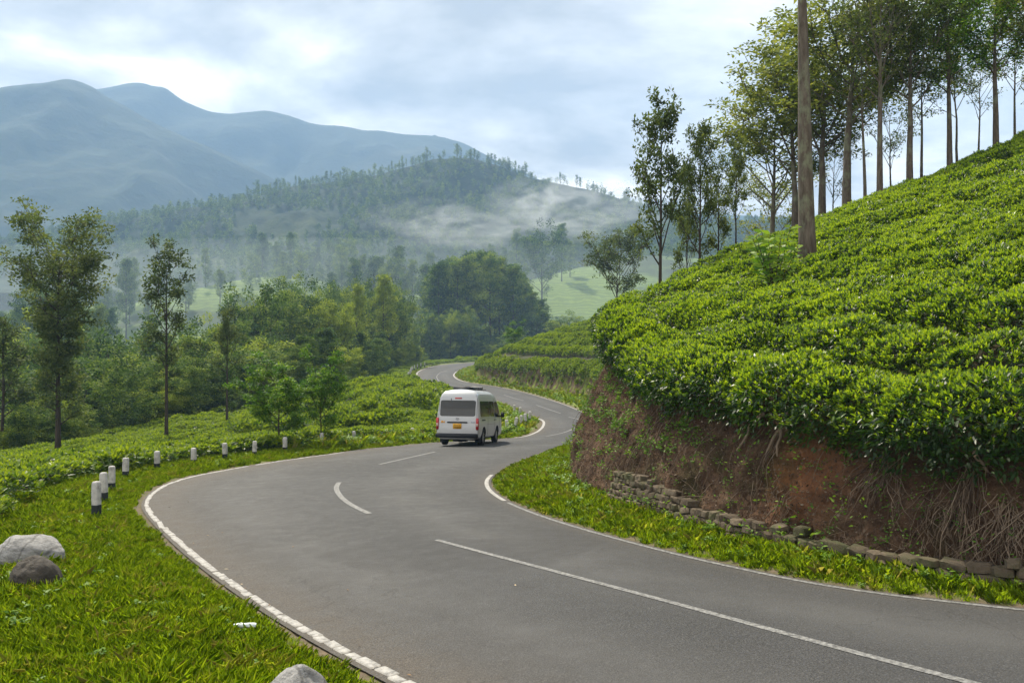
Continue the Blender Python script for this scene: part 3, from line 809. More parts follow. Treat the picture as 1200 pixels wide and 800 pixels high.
for X, tY, d, pr, h0, w in [(392, 343, 118, BROAD[3], 16, .7), (449, 322, 165, CONE[1], 20, .8), (528, 362, 262, BROAD[3], 16, .6), (418, 333, 150, CONE[1], 20, .6), (475, 372, 215, BROAD[3], 16, .6)]:
    x, zg, sc = top_scale(X, tY, d, h0)
    e = place_tree(pr, 'forest_tree', x, d, _r.uniform(0, 6), sc, FL['y'], GF + ' light', z=zg); e.scale = (sc * w, sc * w, sc)
forest(10, 470, 560, 352, 385, 262, 285, kb, 8, 34, 'b', GF, 406)
forest(8, 500, 610, 385, 405, 255, 290, kb, 6, 34, 'b', GF, 414)
G2 = 'dense stand of gum trees in the valley'
for i, X in enumerate(np.linspace(503, 640, 26)):
    tY = np.interp(X, [500, 520, 560, 590, 615, 640], [318, 305, 297, 303, 325, 362]) + _r.uniform(-4, 8)
    d = _r.uniform(285, 330)
    x, zg, sc = top_scale(X, tY, d, 20)
    e = place_tree(CONE[(0, 2)[i % 2]], 'gum_tree', x, d, _r.uniform(0, 6), sc, FL['s'], G2, z=zg); e.scale = (sc * 1.0, sc * 1.0, sc)
forest(10, 600, 760, 350, 385, 200, 330, kb, 5, 36, 'b', GF, 407)
forest(4, 775, 870, 318, 345, 92, 120, [(BROAD[0], 16, 'e'), (BROAD[2], 16, 'e')], 6, 34, 'e', 'trees behind the end of the tea hill', 408)
GH = 'hazy trees on the far valley slope'
khf = [(CONE[0], 20, None), (CONE[2], 20, None), (BROAD[0], 16, None)]
forest(14, 110, 330, 290, 355, 380, 520, khf, 8, 30, 'h', GH, 409)
forest(16, 290, 420, 262, 300, 480, 620, khf, 12, 36, 'h', GH, 410)
forest(18, 380, 560, 285, 320, 400, 520, khf, 12, 42, 'h', GH, 411)
forest(16, 560, 700, 258, 300, 520, 650, khf, 12, 42, 'h', GH, 412)
forest(1, 634, 636, 258, 262, 480, 490, [(BROAD[0], 16, None)], 12, 60, 'h', GH, 413)
forest(14, -20, 150, 300, 370, 240, 420, khf, 10, 40, 'h', GH, 415)

# trees on the ridge skyline
x1, y1, z1, t1 = R1
k0 = int(np.argmin(np.abs(t1)))
r_ = rng(21)
RX = (x1[k0] / y1[k0]) * F + 600
for i in range(95):
    X = r_.uniform(290, 860); j = int(np.argmin(np.abs(RX - X)))
    kk = k0 + r_.integers(0, 2)
    pr, h0 = [(FARB[0], 16), (FARC[0], 20), (FARC[1], 20), (FARB[1], 16)][r_.integers(4)]
    sc = r_.uniform(8, 17) / h0
    e = place_tree(pr, 'ridge_tree', x1[kk, j], y1[kk, j], r_.uniform(0, 6), sc, FL['r'], 'trees on the wooded ridge skyline', z=z1[kk, j] - 1)
    w = r_.uniform(.55, .9); e.scale = (sc * w, sc * w, sc)

# ---------------------------------------------------------------- scattered masses (geometry nodes)
def proto_collection(name, meshes):
    c = bpy.data.collections.new(name)
    for i, me in enumerate(meshes):
        o = bpy.data.objects.new('%s_source_%02d' % (name, i), me); c.objects.link(o)
    return c
def scatter(name, P, rot, scl, idx, coll, label=None, cat=None, parent=None):
    me = bpy.data.meshes.new(name)
    P = np.asarray(P, np.float32); n = len(P)
    me.vertices.add(n); me.vertices.foreach_set('co', P.ravel())
    a = me.attributes.new('rot', 'FLOAT_VECTOR', 'POINT'); a.data.foreach_set('vector', np.asarray(rot, np.float32).ravel())
    scl = np.asarray(scl, np.float32)
    if scl.ndim == 1: scl = np.repeat(scl[:, None], 3, 1)
    a = me.attributes.new('scl', 'FLOAT_VECTOR', 'POINT'); a.data.foreach_set('vector', np.ascontiguousarray(scl).ravel())
    a = me.attributes.new('idx', 'INT', 'POINT'); a.data.foreach_set('value', np.asarray(idx, np.int32))
    ng = bpy.data.node_groups.new(name, 'GeometryNodeTree')
    ng.interface.new_socket('Geometry', in_out='INPUT', socket_type='NodeSocketGeometry')
    ng.interface.new_socket('Geometry', in_out='OUTPUT', socket_type='NodeSocketGeometry')
    N = ng.nodes; gi = N.new('NodeGroupInput'); go = N.new('NodeGroupOutput')
    ci = N.new('GeometryNodeCollectionInfo'); ci.inputs['Collection'].default_value = coll
    ci.inputs['Separate Children'].default_value = True; ci.inputs['Reset Children'].default_value = True
    ip = N.new('GeometryNodeInstanceOnPoints'); ip.inputs['Pick Instance'].default_value = True
    def na(nm, ty):
        q = N.new('GeometryNodeInputNamedAttribute'); q.data_type = ty; q.inputs['Name'].default_value = nm
        return q.outputs[0]
    e2r = N.new('FunctionNodeEulerToRotation')
    Lk = ng.links
    Lk.new(na('rot', 'FLOAT_VECTOR'), e2r.inputs[0]); Lk.new(e2r.outputs[0], ip.inputs['Rotation'])
    Lk.new(na('scl', 'FLOAT_VECTOR'), ip.inputs['Scale']); Lk.new(na('idx', 'INT'), ip.inputs['Instance Index'])
    Lk.new(gi.outputs[0], ip.inputs['Points']); Lk.new(ci.outputs[0], ip.inputs['Instance']); Lk.new(ip.outputs[0], go.inputs[0])
    o = link(name, me, parent=parent, label=label, cat=cat, kind='stuff')
    md = o.modifiers.new('scatter', 'NODES'); md.node_group = ng
    return o
def zrots(r, n, tilt=.0):
    return np.c_[r.normal(0, tilt, n), r.normal(0, tilt, n), r.uniform(0, 6.283, n)]

# woodland masses: far ridge and valley sides
def both(pairs):
    out = []
    for tr, cr in pairs:
        V, = [np.empty(len(cr.vertices) * 3, np.float32)]
        out.append(cr)
    return out
FARC_COL = proto_collection('far_crowns', [p[1] for p in FARB + FARC])
r_ = rng(31)
jj = r_.integers(0, x1.shape[1], 15000); kk = k0 + r_.integers(0, int((len(t1) - k0) * .85), 15000)
ok = vnoise(x1[kk, jj] / 60, y1[kk, jj] / 60) > .22
jj, kk = jj[ok], kk[ok]
P = np.stack([x1[kk, jj] + r_.normal(0, 4, len(jj)), y1[kk, jj] + r_.normal(0, 4, len(jj)), z1[kk, jj] - 2], 1)
ok = np.abs(P[:, 0] / P[:, 1]) < .75; P = P[ok]
sc = r_.uniform(.35, .7, len(P))
scatter('woodland', P, zrots(r_, len(P)), np.c_[sc, sc, sc * r_.uniform(.7, 1.1, len(P))], r_.integers(0, 4, len(P)), FARC_COL, 'dense hazy woodland covering the far ridge', 'woodland')
n = 3200
yy = 330 + 330 * r_.random(n) ** .8; xx = r_.uniform(-.72, .5, n) * yy
ok = (fbm(xx / 75 + 3, yy / 75, 3) > .02); xx, yy = xx[ok], yy[ok]
P = np.stack([xx, yy, ground(xx, yy) - 1], 1)
sc = r_.uniform(.3, .65, len(P))
scatter('woodland', P, zrots(r_, len(P)), np.c_[sc, sc, sc * r_.uniform(.8, 1.15, len(P))], r_.integers(0, 4, len(P)), FARC_COL, 'hazy woods between tea plots on the valley slope', 'woodland')
# undergrowth filling the valley below the tea field
n = 2600
yy = r_.uniform(50, 300, n); xx = r_.uniform(-.75, .12, n) * yy
fe = np.interp(yy, FE_Y, FE_X)
ok = (xx < fe - 1.0) & (yy < 250) | (yy > 262); xx, yy = xx[ok], yy[ok]
P = np.stack([xx, yy, ground(xx, yy) - .5], 1)
sc = r_.uniform(.2, .48, len(P))
scatter('undergrowth', P, zrots(r_, len(P)), np.c_[sc * 1.25, sc * 1.25, sc], r_.integers(0, 4, len(P)), proto_collection('undergrowth_crowns', [BROAD[0][1], BROAD[3][1], BROAD[2][1], CONE[2][1]]), 'tangled green undergrowth below the tea field', 'undergrowth')
# ---------------------------------------------------------------- cut earth bank
BT = between(TOE, (13.5, 4.1), (8.6, 40))
bt_s = np.concatenate([[0], np.cumsum(np.linalg.norm(np.diff(BT, axis=0), axis=1))])
BS = np.arange(0, bt_s[-1], .05)
BP = np.stack([np.interp(BS, bt_s, BT[:, k]) for k in range(2)], 1)
BTan = unit(np.gradient(BP, axis=0)); BN = np.stack([BTan[:, 1], -BTan[:, 0]], 1)      # into the hill
bz0 = zroad(BP[:, 0], BP[:, 1]) - .05
b_run = .80 + .55 * np.exp(-((BS - BS[int(((BP - np.array((1.3, 18.6))) ** 2).sum(1).argmin())]) / 3.5) ** 2)      # the bank leans back more at the nose
tp = BP + BN * (.15 + b_run)[:, None]
bz1 = hill_top(tp[:, 0], tp[:, 1], np.full(len(tp), .95)) + .04
bz1 = np.maximum(bz1, bz0 + .6)
BVv = np.concatenate([np.linspace(0, 1, 52), [1.06, 1.15]])
def bank_xyz(si, v, out=0.0):
    """point on the bank: si = fractional index along it, v = 0 toe .. 1 top"""
    g = lambda A: np.interp(si, np.arange(len(BP)), A)
    vv = np.clip(v, 0, 1)
    o = .12 + np.interp(si, np.arange(len(BP)), b_run) * vv ** 1.15 - .13 * np.sin(np.pi * vv) + np.maximum(0, v - 1) * 5 - out
    S = np.interp(si, np.arange(len(BP)), BS)
    H = vv * (g(bz1) - g(bz0))
    o = o + .24 * fbm(S * .55, H * .7, 3) * np.sin(np.pi * np.clip(vv * .9 + .1, 0, 1)) + .12 * fbm(S * 2.2 + 5, H * 1.6, 4) * (vv > 0) + .13 * (np.abs(fbm(S * 5, H * 4.5, 4)) - .3)
    x = g(BP[:, 0]) + g(BN[:, 0]) * o; y = g(BP[:, 1]) + g(BN[:, 1]) * o
    z = g(bz0) + H
    return np.stack([x, y, z], -1)
SI, VV = np.meshgrid(np.arange(len(BP)), BVv, indexing='ij')
bV = bank_xyz(SI.ravel().astype(float), VV.ravel())
nv = len(BVv)
ii = (np.arange(len(BP) - 1)[:, None] * nv + np.arange(nv - 1)[None]).ravel()
def bank_material():
    m = Mat('bank_soil'); p = m.pos()
    a = m.noise(2.2, 8, .65, p, (1, 1, 1.8)); b = m.noise(16, 6, .7, p); c_ = m.noise(.8, 5, .6, p)
    c = m.ramp(a, [(.28, (.042, .024, .016)), (.5, (.108, .064, .04)), (.72, (.21, .138, .088))])
    c = m.mixc(m.ramp(b, [(.42, (0, 0, 0)), (.7, (.7, .7, .7))]), c, (.06, .04, .027))
    c = m.mixc(m.ramp(m.noise(30, 4, .7, p), [(.62, (0, 0, 0)), (.7, (.55, .55, .55))]), c, (.26, .20, .14))
    c = m.mixc(m.ramp(c_, [(.56, (0, 0, 0)), (.68, (.55, .55, .55))]), c, (.05, .06, .022))
    d = m.n('ShaderNodeVectorMath', operation='DISTANCE'); m.l(p, d.inputs[0]); d.inputs[1].default_value = (4.0, 11.0, -1.9)
    red = m.math('MULTIPLY', m.ramp(d.outputs['Value'], [(.25, (1, 1, 1)), (1.1, (0, 0, 0))]), m.ramp(a, [(.35, (.1, .1, .1)), (.55, (.85, .85, .85))]))
    c = m.mixc(red, c, m.ramp(b, [(.3, (.15, .055, .022)), (.7, (.30, .125, .05))]))
    h = m.math('ADD', m.math('MULTIPLY', a, .8), m.math('MULTIPLY', b, .6))
    return m.done(m.bsdf(c, .95, .1, normal=m.bump(h, 1.0, .14)))
bank = link('earth_bank', mesh_np('earth_bank', bV, [np.stack([ii, ii + nv, ii + nv + 1, ii + 1], 1)], [bank_material()], None, True), kind='structure')

# which bank index lies under a photograph column
bX = 600 + F * BP[:, 0] / BP[:, 1]
nose = int(np.argmin(np.where(BP[:, 1] < 30, bX, 1e9)))
def bidx(X): return float(np.interp(-X, -bX[:nose + 1], np.arange(nose + 1)))

# hanging roots and dry stems
ROOT = Mat('dry_root'); _t = ROOT.attr('tint')
ROOT = ROOT.done(ROOT.bsdf(ROOT.ramp(_t, [(0, (.04, .028, .02)), (.5, (.11, .08, .056)), (1, (.22, .17, .125))]), .9, .1))
r_ = rng(51); rm = MB()
def strand(si, v0, ln, spread, rad, out0=.05, n=7):
    p = np.linspace(0, 1, n)
    dv = ln / 1.6
    sidx = si + np.cumsum(r_.normal(0, .5, n)) + p ** .8 * spread * 6.0 * r_.normal()
    v = v0 - dv * p * r_.uniform(.7, 1.1)
    pts = bank_xyz(np.clip(sidx, 0, len(BP) - 1), np.clip(v, .0, 1), out0 + .05 * np.sin(p * 3) + r_.uniform(0, .04))
    rm.tube(pts, np.linspace(rad, rad * .4, n), 4, r_.random(), cap=False)
for X, w, k, v0, ln in [(1112, 5, 60, .88, 1.1), (1096, 12, 40, .62, .8), (1000, 9, 46, .93, .8), (985, 14, 20, .8, .6), (1172, 8, 55, .58, .75), (1190, 12, 40, .5, .6), (1062, 10, 16, .5, .5), (870, 10, 22, .9, .8), (735, 9, 26, .8, .9), (722, 8, 22, .5, .7), (905, 10, 14, .5, .5), (1235, 12, 50, .7, .9), (1140, 9, 24, .45, .5)]:
    for _ in range(k):
        strand(bidx(X + r_.normal(0, w)), v0 + r_.uniform(-.18, .08), ln * r_.uniform(.4, 1.1), r_.uniform(0, 1.3), r_.uniform(.0025, .0065))
for _ in range(900):
    strand(r_.uniform(20, nose + 30), r_.uniform(.15, .98), r_.uniform(.1, .5), r_.uniform(0, 3), r_.uniform(.0015, .004), .03, 5)
for _ in range(520):                       # litter of dry stems on the wall top
    si = r_.uniform(bidx(1350), bidx(760)); c = bank_xyz(np.array([si]), np.array([r_.uniform(.05, .2)]), r_.uniform(.05, .16))[0]
    d = rand_dirs(r_, 1)[0] * np.array([1, 1, .35]); L = r_.uniform(.08, .3)
    rm.tube(np.stack([c - d * L / 2, c + rand_dirs(r_, 1)[0] * .03, c + d * L / 2]), [.004, .003, .002], 4, r_.uniform(.3, 1), cap=False)
lt_ = 20000                                  # crumbs, chips and dead leaves clinging to the cut
si_ = r_.uniform(5, nose + 60, lt_); vv_ = r_.uniform(.02, 1.0, lt_)
keep = vnoise(si_ * .05, vv_ * 4) > .25; si_, vv_ = si_[keep], vv_[keep]
cc_ = bank_xyz(si_, vv_, .015)
rm.leaves(cc_, rand_dirs(r_, len(cc_)) + np.array([0, 0, -.5]), rand_dirs(r_, len(cc_)) + np.array([-.6, -.5, .4]), r_.uniform(.015, .06, len(cc_)), r_.uniform(.01, .03, len(cc_)), r_.random(len(cc_)) ** 1.6)
ro = link('hanging_roots', rm.build('hanging_roots', [ROOT], True), parent=bank, kind='stuff')
# thick exposed tea roots below the skirt
tm = MB()
for X, v, ln, side in [(868, .97, .75, 1), (880, .9, .6, -1), (850, .93, .6, -1), (1105, .93, .55, 1), (760, .95, .5, 1)]:
    n = 7; p = np.linspace(0, 1, n); si = bidx(X) - side * p * ln * 8
    tm.tube(bank_xyz(si, v - .22 * p ** 1.5 * r_.uniform(.3, 1.3), .12 + .06 * np.sin(p * 4)), np.linspace(.035, .014, n), 7, .8, cap=True)
link('exposed_root', tm.build('exposed_root', [ROOT], True), parent=bank, kind='stuff')

# ---------------------------------------------------------------- low dry-stone wall at the toe
STONE = Mat('wall_stone'); _p = STONE.pos()
_o = STONE.n('ShaderNodeObjectInfo').outputs['Random']
_c = STONE.mixc(_o, (.085, .065, .045), (.17, .135, .095))
_c = STONE.mixc(STONE.ramp(STONE.noise(9, 7, .7, _p), [(.4, (0, 0, 0)), (.7, (.8, .8, .8))]), _c, (.05, .042, .032))
_c = STONE.mixc(STONE.ramp(STONE.noise(2.3, 5, .6, _p), [(.5, (0, 0, 0)), (.65, (.75, .75, .75))]), _c, (.05, .06, .022))
STONE = STONE.done(STONE.bsdf(_c, .9, .15, normal=STONE.bump(STONE.noise(14, 8, .7, _p), .9, .03)))
def stone_mesh(seed):
    r = rng(seed); bm = bmesh.new(); bmesh.ops.create_cube(bm, size=1.0)
    bmesh.ops.bevel(bm, geom=bm.edges[:] + bm.verts[:], offset=.17, segments=1, affect='EDGES', profile=.6)
    for v in bm.verts:
        v.co += Vector(r.uniform(-.10, .10, 3)); v.co.x *= 1 + .12 * math.sin(v.co.z * 3 + seed)
    me = bpy.data.meshes.new('stone'); bm.to_mesh(me); bm.free(); me.materials.append(STONE)
    for p in me.polygons: p.use_smooth = True
    me.set_sharp_from_angle(angle=R(38))
    return me
SMS = [stone_mesh(i) for i in range(6)]
i0, i1 = bidx(1420), bidx(716)
_mid = BP[int((i0 + i1) / 2)]
wall = link('stone_wall', None, loc=(0, 0, 0), label='low dry-stone retaining wall at the foot of the earth bank', cat='wall')
r_ = rng(61)
def wall_courses(X): return float(np.interp(X, [716, 745, 790, 830, 900, 1000, 1420], [6, 5.8, 4.6, 3.2, 2.6, 2.4, 2.4]))
for course in range(7):
    si = i0 + r_.uniform(0, 3)
    while si < i1:
        j = min(int(si), len(BP) - 1); X = bX[j]
        big = np.interp(X, [716, 840, 1100], [.9, 1.0, 1.35])
        ln = r_.uniform(.11, .22) * big; hh = .100 * r_.uniform(.75, 1.2)
        sc_ = si + ln / .05 / 2
        if sc_ < i1 and course + .5 < wall_courses(X) + r_.uniform(-.3, .3):
            k = int(min(sc_, len(BP) - 1)); c = BP[k] + BN[k] * (-.05 + .035 * course + r_.normal() * .012)
            z = bz0[k] + .16 + .100 * course + r_.normal() * .008
            link('stone', SMS[r_.integers(6)], parent=wall, loc=(c[0], c[1], z), rot=(r_.normal() * .06, r_.normal() * .06, math.atan2(BTan[k, 1], BTan[k, 0]) + r_.normal() * .09),
                 scale=(ln * .98, .17 * r_.uniform(.85, 1.15), hh))
        si += ln / .05 * 1.0
# ---------------------------------------------------------------- tea
def tea_mesh(seed, shoots, old, Rr=.74, H=.66, leaf=.063, six=True, mat=TEA, skirt=False):
    r = rng(seed); f = MB()
    ph = r.uniform(0, 6.28, 5)
    def surf(a, q):
        lump = 1 + .10 * np.sin(3 * a + ph[0]) + .07 * np.sin(5 * a + ph[1])
        rad = Rr * q * lump
        z = H * (1 - .50 * q ** 3.6) + .035 * np.sin(7 * rad * np.cos(a) + ph[2]) + .03 * np.sin(8 * rad * np.sin(a) + ph[3])
        return np.stack([rad * np.cos(a), rad * np.sin(a), z], -1)
    a = r.uniform(0, 6.283, shoots); q = np.sqrt(r.random(shoots)) * 1.02
    B = surf(a, q) + r.normal(0, .018, (shoots, 3))
    outw = np.stack([np.cos(a) * q ** 2, np.sin(a) * q ** 2, np.full(shoots, .9)], -1)
    k = 5
    idx = np.repeat(np.arange(shoots), k); n = len(idx)
    ang = np.tile(np.arange(k) * 2.4, shoots) + r.uniform(0, 6.28, shoots)[idx]
    lay = np.tile(np.arange(k), shoots)                      # 0 = bud, upright; 4 = spreading
    spread = np.array([.15, .55, .8, 1.1, 1.35])[lay] * r.uniform(.75, 1.25, n)
    D = unit(outw[idx] + np.stack([np.cos(ang), np.sin(ang), 0 * ang], -1) * spread[:, None])
    Nn = unit(np.array([0, 0, 1.0]) + r.normal(0, .3, (n, 3)) - D * .3)
    C = B[idx] - np.array([0, 0, 1]) * (lay * .012)[:, None]
    L = leaf * np.array([.7, .95, 1.1, 1.2, 1.25])[lay] * r.uniform(.75, 1.25, n)
    st = r.normal(0, .12, shoots)[idx]
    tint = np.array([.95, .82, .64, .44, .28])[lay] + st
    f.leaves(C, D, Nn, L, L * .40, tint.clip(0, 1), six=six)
    # older dark leaves inside and down the sides
    a = r.uniform(0, 6.283, old); q = r.random(old) ** .4; s = surf(a, q)
    dn = r.random(old)
    C = s * np.array([1, 1, 0]) * (1 - .18 * dn[:, None]) + np.array([0, 0, 1]) * (s[:, 2] * (1 - dn * (.35 + .45 * q)))[:, None] + r.normal(0, .02, (old, 3))
    D = unit(np.stack([np.cos(a), np.sin(a), r.uniform(-.5, .6, old)], -1) + r.normal(0, .5, (old, 3)))
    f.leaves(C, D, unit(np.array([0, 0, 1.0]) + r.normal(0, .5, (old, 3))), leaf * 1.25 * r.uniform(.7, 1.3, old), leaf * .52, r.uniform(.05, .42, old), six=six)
    if skirt:
        n = 900; a = r.uniform(0, 6.283, n); z = r.uniform(-.1, .5, n)
        C = np.stack([Rr * (.75 + .3 * r.random(n)) * np.cos(a), Rr * (.75 + .3 * r.random(n)) * np.sin(a), z], -1)
        D = unit(np.stack([np.cos(a), np.sin(a), r.uniform(-.8, .2, n)], -1) + r.normal(0, .4, (n, 3)))
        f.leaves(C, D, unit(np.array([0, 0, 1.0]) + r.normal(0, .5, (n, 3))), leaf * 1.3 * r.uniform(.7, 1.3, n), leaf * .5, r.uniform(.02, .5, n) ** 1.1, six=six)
    return f.build('tea_foliage', [mat])
def stem_mesh(seed):
    r = rng(seed); f = MB()
    for i in range(9):
        a = r.uniform(0, 6.28); d = np.array([math.cos(a), math.sin(a), 0]); e_ = d * r.uniform(.25, .5) + np.array([0, 0, r.uniform(.35, .5)])
        f.tube(np.stack([d * .04 + np.array([0, 0, -.2]), e_ * .45 + r.normal(0, .03, 3), e_]), [.022, .016, .008], 5, r.uniform(.3, .8), cap=False)
    return f.build('woody_stem', [ROOT], True)
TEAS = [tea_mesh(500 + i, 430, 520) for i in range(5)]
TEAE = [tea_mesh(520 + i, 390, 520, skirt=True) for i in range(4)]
STEMS = [stem_mesh(540 + i) for i in range(3)]
r_ = rng(71)
g0 = np.array([.41, .168]); gd = g0 / np.linalg.norm(g0); cd = np.array([-gd[1], gd[0]])     # uphill and contour directions
def slope_rot(x, y, f=hill_top):
    e_ = .6
    zx = (ground(np.array([x + e_]), np.array([y])) - ground(np.array([x - e_]), np.array([y])))[0] / (2 * e_)
    zy = (ground(np.array([x]), np.array([y + e_])) - ground(np.array([x]), np.array([y - e_])))[0] / (2 * e_)
    zx, zy = np.clip(zx, -.6, .6), np.clip(zy, -.6, .6)
    return zx, zy
GT_ = 'tea bushes on the near hill'
cand = []
for i in range(-6, 40):
    for j in range(-50, 60):
        p = gd * (i * 1.0) + cd * (j * .86 + (i % 2) * .43) + r_.normal(0, .13, 2) + np.array([2.0, 12.0])
        cand.append((p[0], p[1], i))
cand = np.array(cand)
sT_ = sdist(TOE1, cand[:, 0], cand[:, 1], 1)
vis = (r_.random(len(cand)) > .03) & (vnoise(cand[:, 0] * .45 + 2, cand[:, 1] * .45) > .09) & (sT_ > 1.70) & (cand[:, 1] > 3.5) & (cand[:, 1] < 33) & (cand[:, 0] < .66 * cand[:, 1] + 1.5) & (cand[:, 0] / cand[:, 1] > .02)
cand = cand[vis]
cz = ground(cand[:, 0], cand[:, 1])
hz1 = hill_top(cand[:, 0], cand[:, 1], np.full(len(cand), 3.0))
order = np.argsort(np.hypot(cand[:, 0], cand[:, 1]))
# the row along the lip of the bank
lip_i = np.arange(bidx(1500), nose + 90, .80 / .05)
lip = []
for si in lip_i:
    k = int(si); off = b_run[k] + r_.uniform(.12, .34)
    p = BP[k] + BN[k] * off
    lip.append((p[0], p[1], bz1[k] - .06))
sxg, syg = .41, .12
def tilt_euler(zx, zy, a):
    n = Vector((-zx, -zy, 1)).normalized()
    q = Vector((0, 0, 1)).rotation_difference(n)
    return (q.to_matrix() @ Matrix.Rotation(a, 3, 'Z')).to_euler()
nb = 0
for (x, y, z) in lip:
    e_ = link('tea_bush', None, loc=(x, y, z), rot=tilt_euler(.30, .10, r_.uniform(0, 6.28)), scale=(r_.uniform(.92, 1.12), r_.uniform(.92, 1.12), r_.uniform(.95, 1.2)),
              label='tea bush hanging over the lip of the cut earth bank', cat='tea bush', group='tea bushes along the bank lip')
    e_.empty_display_size = .2
    link('foliage', TEAE[r_.integers(4)], parent=e_); link('woody_stem', STEMS[r_.integers(3)], parent=e_)
    nb += 1
rest = []
for k in order:
    x, y, i = cand[k]
    row = .06 * math.sin(i * 2.1)
    s_ = r_.uniform(.86, 1.08); hz = r_.uniform(.88, 1.12) + row
    if nb < 300:
        if math.hypot(x - at(947, 19.2), y - 19.2) < 1.6: lb, gp = 'tea bush crowding the foot of the thick lichen-spotted trunk', 'tea bushes round the thick trunk'
        elif sdist(TOE1, np.array([x]), np.array([y]), 1)[0] < 2.9: lb, gp = 'tea bush just uphill of the bushes that hang over the earth bank', 'second row of tea above the bank'
        elif y > 23.5: lb, gp = 'tea bush near the hill crest below the row of shade trees', 'tea bushes near the crest'
        else: lb, gp = 'clipped bright green tea bush in the rows on the open middle of the near hillside', GT_
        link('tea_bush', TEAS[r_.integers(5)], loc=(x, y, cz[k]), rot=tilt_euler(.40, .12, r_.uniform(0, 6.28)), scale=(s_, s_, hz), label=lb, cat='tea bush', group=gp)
        nb += 1
    else: rest.append((x, y, cz[k], s_, hz))
def tilt_many(P, zx, zy, r):
    return np.array([tuple(tilt_euler(a, b, c)) for a, b, c in zip(zx, zy, r.uniform(0, 6.28, len(P)))]).reshape(-1, 3)
if rest:
    rest = np.array(rest)
    scatter('tea_field', rest[:, :3], tilt_many(rest, np.full(len(rest), .38), np.full(len(rest), 0.0), r_), np.c_[rest[:, 3], rest[:, 3], rest[:, 4]], r_.integers(0, 5, len(rest)),
            proto_collection('tea_near', TEAS), 'upper rows of clipped tea towards the hill crest', 'tea')
TEAM = [tea_mesh(560 + i, 90, 110, .72, .62, .15, False, TEAF) for i in range(4)]
TEAM_COL = proto_collection('tea_mid', TEAM)
def field(name, x, y, lab, hs=(.85, 1.15), ws=(.85, 1.1), rows=None):
    z = ground(x, y); n = len(x)
    e_ = .7
    zx = np.clip((ground(x + e_, y) - ground(x - e_, y)) / (2 * e_), -.6, .6); zy = np.clip((ground(x, y + e_) - ground(x, y - e_)) / (2 * e_), -.6, .6)
    s_ = r_.uniform(*ws, n)
    scatter(name, np.c_[x, y, z], tilt_many(x, zx, zy, r_), np.c_[s_, s_, r_.uniform(*hs, n) * s_], r_.integers(0, 4, n), TEAM_COL, lab, 'tea')
# left of the road, below the guard posts
xx, yy = [], []
for i in range(-4, 60):
    for j in range(0, 140):
        xx.append(1.5 - j * .82 + r_.normal(0, .09)); yy.append(8 + i * .95 + .22 * j * .82 * .5 + r_.normal(0, .09))
xx, yy = np.array(xx), np.array(yy)
l_ = sdist(EL1, xx, yy, -1); rr_ = sdist(ER1, xx, yy, 1)
mn = np.interp(yy, [0, 11, 15, 60], [6.5, 4.2, 2.6, 2.4])
ok = (l_ > mn) & (rr_ < -2) & (xx > np.interp(yy, FE_Y, FE_X) - 1.5) & (yy < 62) & (np.abs(xx) < .7 * yy + 3) & (vnoise(xx * .33, yy * .33) > .13)
field('tea_field', xx[ok], yy[ok], 'low tea rows sloping down from the guard posts', (.72, 1.0))
# left of the far stretch of road: taller, looser bushes
n = 2600
yy = r_.uniform(40, 245, n); xx = r_.uniform(-26, 2, n)
l_ = sdist(EL1, xx, yy, -1); rr_ = sdist(ER1, xx, yy, 1)
ok = (l_ > 1.3) & (rr_ < -2) & (xx > np.interp(yy, FE_Y, FE_X) - .5) & (yy > 46) & (l_ > np.interp(yy, [60, 75], [4.2, 1.6])) & ((vnoise(xx * .2 + 9, yy * .2) > .22) | (l_ < 4))
xx, yy = xx[ok], yy[ok]; l_ = l_[ok]
tall = (xx > -15) & (l_ > 3)
field('tea_field', xx[tall], yy[tall], 'loose taller tea bushes between the road bends', (1.0, 1.3), (1.1, 1.75))
field('tea_field', xx[~tall], yy[~tall], 'low scattered tea along the outer rim of the field', (.8, 1.0), (.8, 1.15))
# terraces of the second tea slope behind the van
xx, yy = [], []
for d in np.arange(1.5, 36, 2.35):
    for s_ in np.arange(0, 120, .95):
        P0 = between(TOE, (9.8, 50), (-6.3, 135))
        dd = np.concatenate([[0], np.cumsum(np.linalg.norm(np.diff(P0, axis=0), axis=1))])
        if s_ > dd[-1]: break
        k = int(np.searchsorted(dd, s_)); k = min(k, len(P0) - 2)
        t = unit((P0[k + 1] - P0[k])[None])[0]
        xx.append(P0[k, 0] + t[1] * d + r_.normal(0, .1)); yy.append(P0[k, 1] - t[0] * d + r_.normal(0, .1))
xx, yy = np.array(xx), np.array(yy)
ok = sdist(TOE1, xx, yy, 1) > 1.3
field('tea_field', xx[ok], yy[ok], 'terraced rows of tea on the far bank beyond the van', (1.1, 1.4), (.95, 1.2))

